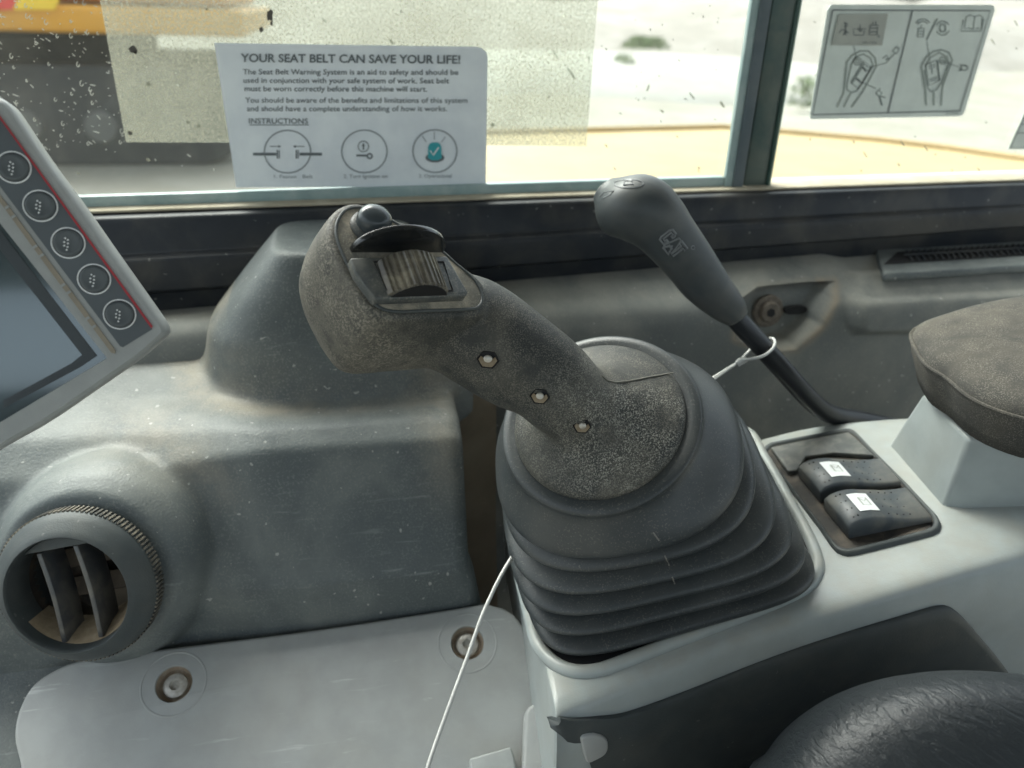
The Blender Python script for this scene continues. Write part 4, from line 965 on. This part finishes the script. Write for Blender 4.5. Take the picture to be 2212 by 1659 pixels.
# flange flare
neck = [((935, 796), (1085, 622), .423), ((1032, 853), (1181, 689), .425), ((1107, 886), (1240, 737), .427), ((1155, 920), (1290, 790), .429)]
b.loft([srt(T0 - TN * .006, TX, TY, .0488, .0488, 2, 64), srt(T0 + TN * .0012, TX, TY, .0492, .0492, 2, 64), srt(T0 + TN * .0046, TX, TY, .0465, .0465, 2, 64), srt(T0 + TN * .0085, TX, TY, .038, .038, 2, 64), srt(T0 + TN * .0135, TX, TY, .0300, .0290, 2, 64),
        srt(T0 + TN * .020 - TX * .004, TX, TY, .0245, .0240, 2, 64), srt(T0 + TN * .027 - TX * .007, TX, TY, .0215, .021, 2, 64)])
# face of the head
HP = W(860, 585, .378); HN = cam2w(.47, -.48, -.75)
def hp_(u, v, off=0.0): return WP(u, v, HP, HN) + HN * off
face = [(857, 473), (810, 446), (772, 436), (740, 442), (718, 462), (708, 495), (714, 530), (734, 574), (758, 617), (782, 652), (808, 679), (848, 690), (921, 687), (1006, 684), (1044, 678), (1054, 652), (1048, 618), (1027, 592), (1000, 572), (966, 541), (921, 507), (885, 483)]
F = resample(crom([hp_(u, v) for u, v in face], 6), 80)
sh = lambda poly, k, off, sx=0, sy=0: [p - HN * off + RIGHT * sx + DOWN * sy for p in shr(poly, k)]
b.loft([sh(F, .93, -.0003), sh(F, .985, .0004), sh(F, 1.01, .003), sh(F, 1.04, .010), sh(F, 1.07, .021), sh(F, 1.08, .033), sh(F, 1.05, .045), sh(F, .93, .056), sh(F, .68, .063)])
# neck joining head to flange
cen = []; rad = []
pts3 = []
for (lo_, up_, d) in neck:
    c_ = W((lo_[0] + up_[0]) / 2, (lo_[1] + up_[1]) / 2, d); r_ = math.hypot(lo_[0] - up_[0], lo_[1] - up_[1]) / 2 / FPX * d
    pts3.append((c_, r_))
start = W(885, 672, .436)
path = [(start, .022), (W(936, 692, .428), .0255)] + pts3 + [(T0 + TN * .012 - TX * .003, .021), (T0, .020)]
cc = crom([p for p, r in path], 6, False); rr = crom([(r, 0, 0) for p, r in path], 6, False)
b.tube(cc, [x.x for x in rr], 40)
grip = b.build('grip', M['rubber'], joy); melt(grip, 0.0014, 9)
gb = bvh(grip)
_n = lambda p, f: 0.5 + 0.5 * math.sin(p.x * f + 1.3 * math.sin(p.z * f * .7)) * math.sin(p.z * f * 1.1 + p.y * f)
paint(grip, 'speckle', lambda p: (1 - sm(-(p - T0).dot(DOWN), .015, .024) * sm((p - T0).dot(RIGHT), -.012, .004)) * max(0, min(1, (0.066 - (p - T0).length) / 0.024)) * (0.35 + 0.65 * sm((p - T0).dot(TX) * 1.0 + .3 * _n(p, 60) * .03, -.03, .02)) * (0.25 + .75 * sm(-(p - T0).dot(TY) if TY.dot(DOWN) < 0 else (p - T0).dot(TY), -.038, -.006)))
paint(grip, 'brown', lambda p: sm((hp_(800, 700) - p).dot(RIGHT) + .5 * (p - hp_(800, 560)).dot(DOWN), -.012, .02))
# seam line on the flange and small trim ring
b = MB(); b.tube([hit(gb, u, v)[0] + hit(gb, u, v)[1] * .0001 for u, v in [(1300, 812), (1312, 822), (1330, 826), (1360, 823), (1400, 815), (1440, 808), (1455, 806)]], .00045, 6)
b.build('mould_seam', mat('pale seam edge', (0.16, 0.155, 0.13, 1), 0.7), joy)
# dusty face inlay
inl = [(853, 486), (812, 460), (775, 452), (748, 456), (732, 472), (724, 498), (729, 528), (746, 568), (769, 608), (792, 644), (815, 665), (850, 676), (921, 674), (1004, 671), (1031, 666), (1039, 645), (1028, 617), (1008, 594), (985, 575), (952, 546), (910, 516), (880, 498)]
I = resample(crom([hp_(u, v, .0014) for u, v in inl], 6), 90)
MB().slab(I, -HN * .003).build('face_inlay', M['facedirt'], joy, bevel=.0006, seg=2)
MB().tube([p - HN * .0004 for p in resample(crom([hp_(u, v, .0016) for u, v in inl], 6), 110)], .0008, 8, closed=True).build('face_seam', M['cover'], joy)
# right part of the face is clean smooth rubber
# switch plate and local frame
O = hp_(893, 603, .0012)
wx = (hp_(1010, 644) - hp_(809, 652)).normalized(); ly = HN.cross(wx).normalized()
if ly.dot(DOWN) > 0: ly = -ly                    # ly points up along the face
def fp(a, l, h=0.0): return O + wx * a + ly * l + HN * h
def sq(u, v, h): return WP(u, v, HP + HN * h, HN)
MB().slab([sq(u, v, .0062) for u, v in ((812, 646), (1008, 638), (1012, 630), (966, 552), (756, 556), (770, 590))], -HN * .0062).build('switch_plate', M['switchblack'], joy, bevel=.0012)
# thumbwheel: axis along ly, ribbed
wc = sq(893, 600, .0062); R_ = .0185; half = .0098
bw = MB(); n = 144; rings = []
def wring(l, k):
    out = []
    for i in range(n):
        a = 2 * math.pi * i / n; r = R_ * k
        if abs(math.sin(a)) > 0.0 and k > .97: r += -.0008 * (1 if (i % 4 < 2) else 0) * (1 if .15 * math.pi < (a % math.pi) < .78 * math.pi else 0)
        out.append(wc - HN * .0088 + ly * l + (wx * math.cos(a) + HN * math.sin(a)) * r)
    return out
bw.loft([wring(-half, .93), wring(-half + .0006, .985), wring(-half + .0008, 1), wring(half - .0008, 1), wring(half, .95)])
tw = bw.build('thumbwheel', M['wheel'], joy, angle=25)
MB().slab([wc - HN * .0088 - ly * (half + .0002) + (wx * math.cos(a) + HN * math.sin(a)) * R_ * .93 for a in [2 * math.pi * i / 60 for i in range(60)]], -ly * .0004).build('wheel_cheek', M['black'], joy)
# frame opening round the wheel
MB().tube([sq(u, v, .0062) for u, v in ((808, 566), (838, 632), (978, 628), (958, 566))], .0006, 6, closed=True).build('wheel_gasket', M['black'], joy)
# curved guard fin between button and wheel
gc = sq(862, 545, .0015); n = 30; Rg = .0250; hg = .0180
arc = [(Rg * math.cos(a), hg * math.sin(a)) for a in [math.pi * i / n for i in range(n + 1)]]
inner = [(x_ * .80, max(0, y_ * .35)) for x_, y_ in arc]
b = MB()
ringA = [gc + wx * x_ + HN * y_ for x_, y_ in arc]; 
b.slab(ringA + [gc - wx * Rg * .98 - HN * .002, gc + wx * Rg * .98 - HN * .002], ly * .0030)
b.build('wheel_guard', M['gloss'], joy, bevel=.0006, seg=2)
# push button
bc = sq(802, 494, .0005)
b = MB(); b.lathe(bc, (HN + ly * .15).normalized(), [(-.002, .0112), (.0012, .0112), (.0026, .0100), (.0030, .0094)], 40).build('button_collar', M['switchblack'], joy)
b = MB(); b.lathe(bc, (HN + ly * .15).normalized(), [(.002, .0086), (.0060, .0086), (.0088, .0077), (.0108, .0057), (.0118, .0032), (.0120, .0010)], 40).build('push_button', M['dome'], joy, angle=80)
b = MB(); b.add([sq(u, v, .0013) for u, v in ((742, 478), (752, 462), (768, 470), (775, 492), (786, 512), (772, 520), (752, 505))], [list(range(7))]).build('mud_lump', mat('dried mud', (0.34, 0.25, 0.15, 1), .95, dust=.5, dscale=400), joy, smooth=False)
# nuts sunk in the neck
for i, (u, v, s_) in enumerate(((1054, 777, .90), (1166, 856, .82), (1257, 920, .78))):
    p, nrm = hit(gb, u, v); nrm = (nrm * .6 - ray(u, v).normalized() * .4).normalized()
    x = (RIGHT + DOWN * .1); x = (x - nrm * x.dot(nrm)).normalized(); y = nrm.cross(x) * .84
    hx = lambda r, h, k=6, ph=0: [p + nrm * h + (x * math.cos(ph + 2 * math.pi * j / k) + y * math.sin(ph + 2 * math.pi * j / k)) * r * s_ for j in range(k)]
    nt_ = MB().loft([hx(.0066, .0004), hx(.0064, .0010), hx(.0056, .0008)], True, False).build('nut_socket', M['black'], joy, smooth=False)
    sg = 1 if y.dot(DOWN) > 0 else -1
    b = MB(); rr_ = [p + nrm * .0013 + (x * math.cos(math.radians(a_)) * .0052 + y * sg * math.sin(math.radians(a_)) * .0052) * s_ * (1 if a_ % 60 == 0 else .9) for a_ in range(-30, 211, 30)]
    rr_ += [p + nrm * .0012 + (x * q[0] + y * sg * q[1]) * s_ for q in ((-.0030, -.0015), (-.0014, random.uniform(-.0006, .0004)), (.0006, .0004), (.0022, random.uniform(-.001, 0)), (.0034, -.0020))]
    b.slab(rr_, -nrm * .0012).build('nut', M['dirtnut'], nt_, smooth=False)
    MB().loft([[q - y * sg * .0010 * s_ for q in hx(.0025, .0008, 16)], [q - y * sg * .0010 * s_ for q in hx(.0024, .0022, 16)], [q - y * sg * .0010 * s_ for q in hx(.0014, .0027, 16)]]).build('screw_end', M['steel'], nt_)

# ------------------------------------------------------------------ second lever with knob
lev = thing('control_lever', 'slim black lever with dark grey handle knob behind the joystick', 'lever', cp(1860, 905))
kp = [((1284, 440), (1345, 386), .545, .8), ((1290, 478), (1400, 384), .542, .95), ((1310, 503), (1440, 402), .54, 1.0), ((1345, 517), (1470, 436), .54, 1.0), ((1384, 538), (1493, 472), .542, .95), ((1440, 593), (1530, 528), .548, .9), ((1483, 644), (1571, 593), .556, .85), ((1534, 684), (1605, 645), .563, .82), ((1571, 703), (1612, 668), .567, .85)]
b = MB(); rings = []
L_ = [(W(*a, d), W(*c_, d), k) for a, c_, d, k in kp]
for i, (a, c_, k) in enumerate(L_):
    mid = (a + c_) / 2; ax = (c_ - a) / 2; nx = L_[min(i + 1, len(L_) - 1)]; pv = L_[max(i - 1, 0)]
    t = ((nx[0] + nx[1]) / 2 - (pv[0] + pv[1]) / 2).normalized(); dpt = ax.cross(t).normalized() * ax.length * k
    rings.append([mid + ax * math.cos(2 * math.pi * j / 40) + dpt * math.sin(2 * math.pi * j / 40) for j in range(40)])
m0 = (L_[0][0] + L_[0][1]) / 2
e0 = [m0 + (p - m0) * .75 + (m0 - (L_[1][0] + L_[1][1]) / 2) * .30 for p in rings[0]]; e1 = [m0 + (p - m0) * .35 + (m0 - (L_[1][0] + L_[1][1]) / 2) * .50 for p in rings[0]]
rings = [e1, e0] + rings
sm_r = []
for j in range(40): sm_r.append(crom([r[j] for r in rings], 4, False))
rings = [[sm_r[j][i] for j in range(40)] for i in range(len(sm_r[0]))]
b.loft(rings); kn = b.build('knob', M['knob'], lev, angle=80)
kb = bvh(kn)
rod = [W(1560, 650, .566), W(1592, 690, .570), W(1640, 742, .578), W(1700, 808, .590), W(1745, 858, .602), W(1775, 884, .612), W(1805, 898, .622), W(1870, 910, .640), W(1990, 935, .665)]
b = MB(); b.tube(crom(rod, 6, False), .0076, 24); b.build('rod', M['rod'], lev)
def mk(h):
    def f(x_, y_, z_=0.0):
        p, n_ = hit(kb, x_, y_); return p + n_ * (h + z_ * .02)
    return f
# embossed letters: outline in raised strokes
lm = mk(.0004)
emb = mat('raised knob lettering', (0.17, 0.18, 0.185, 1), 0.35)
b = MB()
E1 = Vector((.53, .75, 0)).normalized()          # reading direction down the handle
def le(x_, y_):                                   # letter coords: x along reading dir, y up (to the right)
    return (1422 + x_ * 0.62 + y_ * .80, 516 + x_ * .80 - y_ * .62)
def estroke(pts, wd=2.4, rad=.0008):
    P = [hit(kb, *le(*p)) for p in pts]; b.tube([p + n_ * .0002 for p, n_ in P], rad, 6)
# letters C A T drawn as double outlines
estroke([(17, 30), (14, 36), (3, 36), (0, 30), (0, 8), (3, 2), (14, 2), (17, 8), (17, 13), (12, 13), (12, 8), (6, 8), (6, 30), (12, 30), (12, 25), (17, 25), (17, 30)])
estroke([(17, 2), (26, 36), (33, 36), (42, 2), (36, 2), (34, 10), (25, 10), (23, 2), (17, 2)])
estroke([(33, 36), (54, 36), (54, 29), (48, 29), (48, 2), (42, 2), (42, 29), (35, 29)])
estroke([(20, -3), (30, 14), (40, -3), (20, -3)], 2)
b.build('embossed_lettering', emb, lev)
b = MB(); b.tube([hit(kb, 1497 + 4 * math.cos(a), 535 + 4 * math.sin(a))[0] for a in [6.283 * k / 12 for k in range(12)]], .0004, 6, closed=True).build('embossed_mark', emb, lev)
b = MB(); 
b.tube([hit(kb, 1358 + 32 * math.cos(a), 397 + 9 * math.sin(a) + 0)[0] for a in [6.283 * k / 24 for k in range(24)] if True], .0005, 6, closed=True)
b.tube([hit(kb, *q)[0] for q in ((1348, 400), (1349, 392), (1366, 391), (1368, 398), (1348, 400))], .0006, 6)
b.tube([hit(kb, *q)[0] for q in ((1352, 392), (1354, 389), (1362, 389), (1364, 392))], .0005, 6)
b.tube([hit(kb, *q)[0] for q in ((1296, 425), (1306, 415), (1326, 413), (1318, 421), (1304, 428))], .0006, 6)
b.build('embossed_icon', emb, lev)

# ------------------------------------------------------------------ tether wire
wire = thing('tether_wire', 'thin silver wire looped round the lever and led down past the boot', 'wire', W(1015, 1430, .44))
wp = [W(900, 1760, .395), W(925, 1655, .41), W(965, 1540, .425), W(1012, 1413, .442), W(1050, 1310, .455), W(1108, 1200, .475), W(1200, 1080, .535), W(1350, 950, .56), W(1524, 828, .575), W(1585, 789, .570), W(1604, 778, .566)]
b = MB(); b.tube(crom(wp, 8, False), .0012, 10); b.build('strand', M['cable'], wire)
lpc = [(1604, 777, .565), (1625, 775, .560), (1650, 768, .560), (1668, 754, .568), (1674, 740, .577), (1668, 731, .586), (1655, 735, .592), (1635, 742, .592), (1615, 762, .585), (1602, 776, .572)]
b = MB(); b.tube(crom([W(*q) for q in lpc], 6, False), .0011, 10); b.build('loop', M['cable'], wire)
b = MB(); b.tube([W(1592, 786, .5675), W(1599, 781, .567), W(1612, 775, .565)], [.0024, .0027, .0022], 10); b.build('ferrule', M['cable'], wire)
b = MB(); b.tube(crom([W(1530, 829, .573), W(1562, 806, .571), W(1590, 787, .568)], 6, False), .0008, 8); b.build('strand_tail', M['cable'], wire)

# ------------------------------------------------------------------ monitor, left edge
MP = W(150, 560, .350); MN = cam2w(.30, .10, -.95)
def mm(u, v, off=0.0): return WP(u, v, MP, MN) + MN * off
mon = thing('monitor', 'tilted grey cab display with a column of five round buttons', 'monitor', mm(100, 900, -.03))
fo = [(-60, 214), (-22, 203), (4, 210), (22, 225), (42, 253), (97, 336), (168, 432), (238, 532), (340, 676), (357, 702), (361, 720), (345, 738), (296, 780), (196, 850), (96, 918), (-10, 978), (-460, 1230), (-900, 900), (-500, 480)]
Fm = [mm(p.x, p.y) for p in crom([(u, v, 0) for u, v in fo], 4)]
n_ = 420; Fm = resample(Fm, n_)
cM = sum(Fm, Vector()) / n_
def inset(poly, d):
    out = []
    N_ = len(poly)
    for i, p in enumerate(poly):
        t = (poly[(i + 1) % N_] - poly[i - 1]).normalized(); nn = MN.cross(t)
        if nn.dot(cM - p) < 0: nn = -nn
        out.append(p + nn * d)
    return out
scr_o = [(232, 774), (0, 913), (-420, 1165), (-800, 880), (-420, 520), (-120, 330), (-60, 400), (0, 482)]
def radial(poly3, c_, q):
    e1 = (RIGHT - MN * RIGHT.dot(MN)).normalized(); e2 = MN.cross(e1)
    d_ = (q - c_); dx, dy = d_.dot(e1), d_.dot(e2); best = None
    for k in range(len(poly3)):
        a, b_ = poly3[k] - c_, poly3[(k + 1) % len(poly3)] - c_
        ax, ay, bx_, by_ = a.dot(e1), a.dot(e2), b_.dot(e1), b_.dot(e2)
        den = dx * (by_ - ay) - dy * (bx_ - ax)
        if abs(den) < 1e-12: continue
        t = (ax * (by_ - ay) - ay * (bx_ - ax)) / den; w_ = (ax * dy - ay * dx) / den
        if t > 0 and -1e-6 <= w_ <= 1 + 1e-6: best = t if best is None else min(best, t)
    return c_ + (q - c_) * (best or .8)
S3 = [mm(u, v) for u, v in scr_o]; cS = mm(-300, 740)
r0_ = [radial(S3, cS, q) for q in Fm]; r1_ = [cS + (p - cS) * .997 for p in r0_]
hb = MB(); hb.loft([[p - MN * .040 for p in inset(Fm, .003)], [p - MN * .022 for p in inset(Fm, .001)], [p - MN * .014 for p in Fm], [p - MN * .0045 for p in inset(Fm, .0002)], [p - MN * .0012 for p in inset(Fm, .0012)], inset(Fm, .0026),
    r0_, [p - MN * .0010 for p in r1_], [p - MN * .0060 for p in r1_]], True, True)
mh = hb.build('housing', M['bezelgrey'], mon, angle=40)
MB().slab([mm(u, v, -.0052) for u, v in scr_o], -MN * .0006).build('display_glass', M['screen'], mon, smooth=False)
# lcd inner border as a raised bezel under glass
b = MB(); li = [(163, 766), (0, 560), (-60, 480)]; 
MB().slab([mm(u, v, -.0048) for u, v in ((172, 768), (150, 786), (0, 868), (0, 885), (168, 795), (205, 770), (0, 505), (-60, 430), (-60, 470), (0, 548))], -MN * .0003).build('display_border', mat('smoked display border', (0.05, 0.06, 0.066, 1), 0.45), mon, smooth=False)
MB().slab([mm(u, v, .0004) for u, v in ((-60, 172), (0, 254), (327, 706), (329, 711), (266, 750), (260, 748), (0, 402), (-60, 322))], -MN * .001).build('keypad', M['keypad'], mon, smooth=False)
b = MB(); b.slab([mm(u, v, .0008) for u, v in ((-60, 168), (0, 250), (330, 705), (327, 709), (0, 256), (-60, 174))], -MN * .001).build('red_stripe', M['red'], mon, smooth=False)
b = MB(); b.slab([mm(u, v, .0006) for u, v in ((-60, 345), (0, 420), (120, 582), (250, 757), (249, 764), (241, 762), (112, 590), (0, 436), (-60, 360))], -MN * .001); gv = b.build('groove', M['groove'], mon, smooth=False)
b = MB()
for u, v in ((18, 450), (32, 470), (78, 535), (92, 554), (138, 618), (150, 634), (190, 690), (204, 708)): b.slab([mm(u + a_, v + c_, .0010) for a_, c_ in ((-7, -2), (2, -7), (5, -3), (-4, 3))], -MN * .0008)
b.build('groove_stop', M['bezelgrey'], mon, smooth=False)
BT = [(30, 362), (88, 445), (148, 525), (204, 603), (259, 679)]
for i, (u, v) in enumerate(BT):
    c_ = mm(u, v, .0004)
    bt = MB().lathe(c_, MN, [(0, .0060), (.0006, .0060), (.0014, .0056), (.0017, .0050), (.0014, .0040), (.0012, .0010)], 40).build('button', M['key2'], mon, angle=60)
    MB().lathe(c_, MN, [(0, .0069), (.0004, .0069), (.0004, .00635), (0, .00635)], 48, cap0=False, cap1=False).build('ring', M['white'], bt)
    b = MB()
    ex_ = (mm(u + 10, v + 13) - mm(u, v)).normalized(); ey_ = MN.cross(ex_)
    if ey_.dot(RIGHT) < 0: ey_ = -ey_
    for a_, c2 in ((-.0016, .0003), (-.0007, .0006), (-.0007, -.0006), (.0003, .0), (.0003, -.0012), (.0012, -.0007), (.0019, -.0014)):
        b.box(c_ + MN * .0017 + ex_ * a_ * 1.25 + ey_ * c2 * 1.5, ex_ * .00032, ey_ * .00034, MN * .0001)
    b.build('dot_symbol', M['white'], bt, smooth=False)

# liner behind the gap between duct and boot
b = MB(); g0 = [(0.56, -.235), (.556, -.30), (.545, -.40), (.52, -.50), (.5, -.62)]
x0 = xR - .02; b.grid([[Vector((x, y, z)) for x in (x0, x0 + .03, x0 + .045, x0 + .06)] for y, z in g0])
liner = b.build('gap_liner', M['brown'], angle=60); tag(liner, 'brown dusty liner in the narrow gap between duct and boot', 'liner')
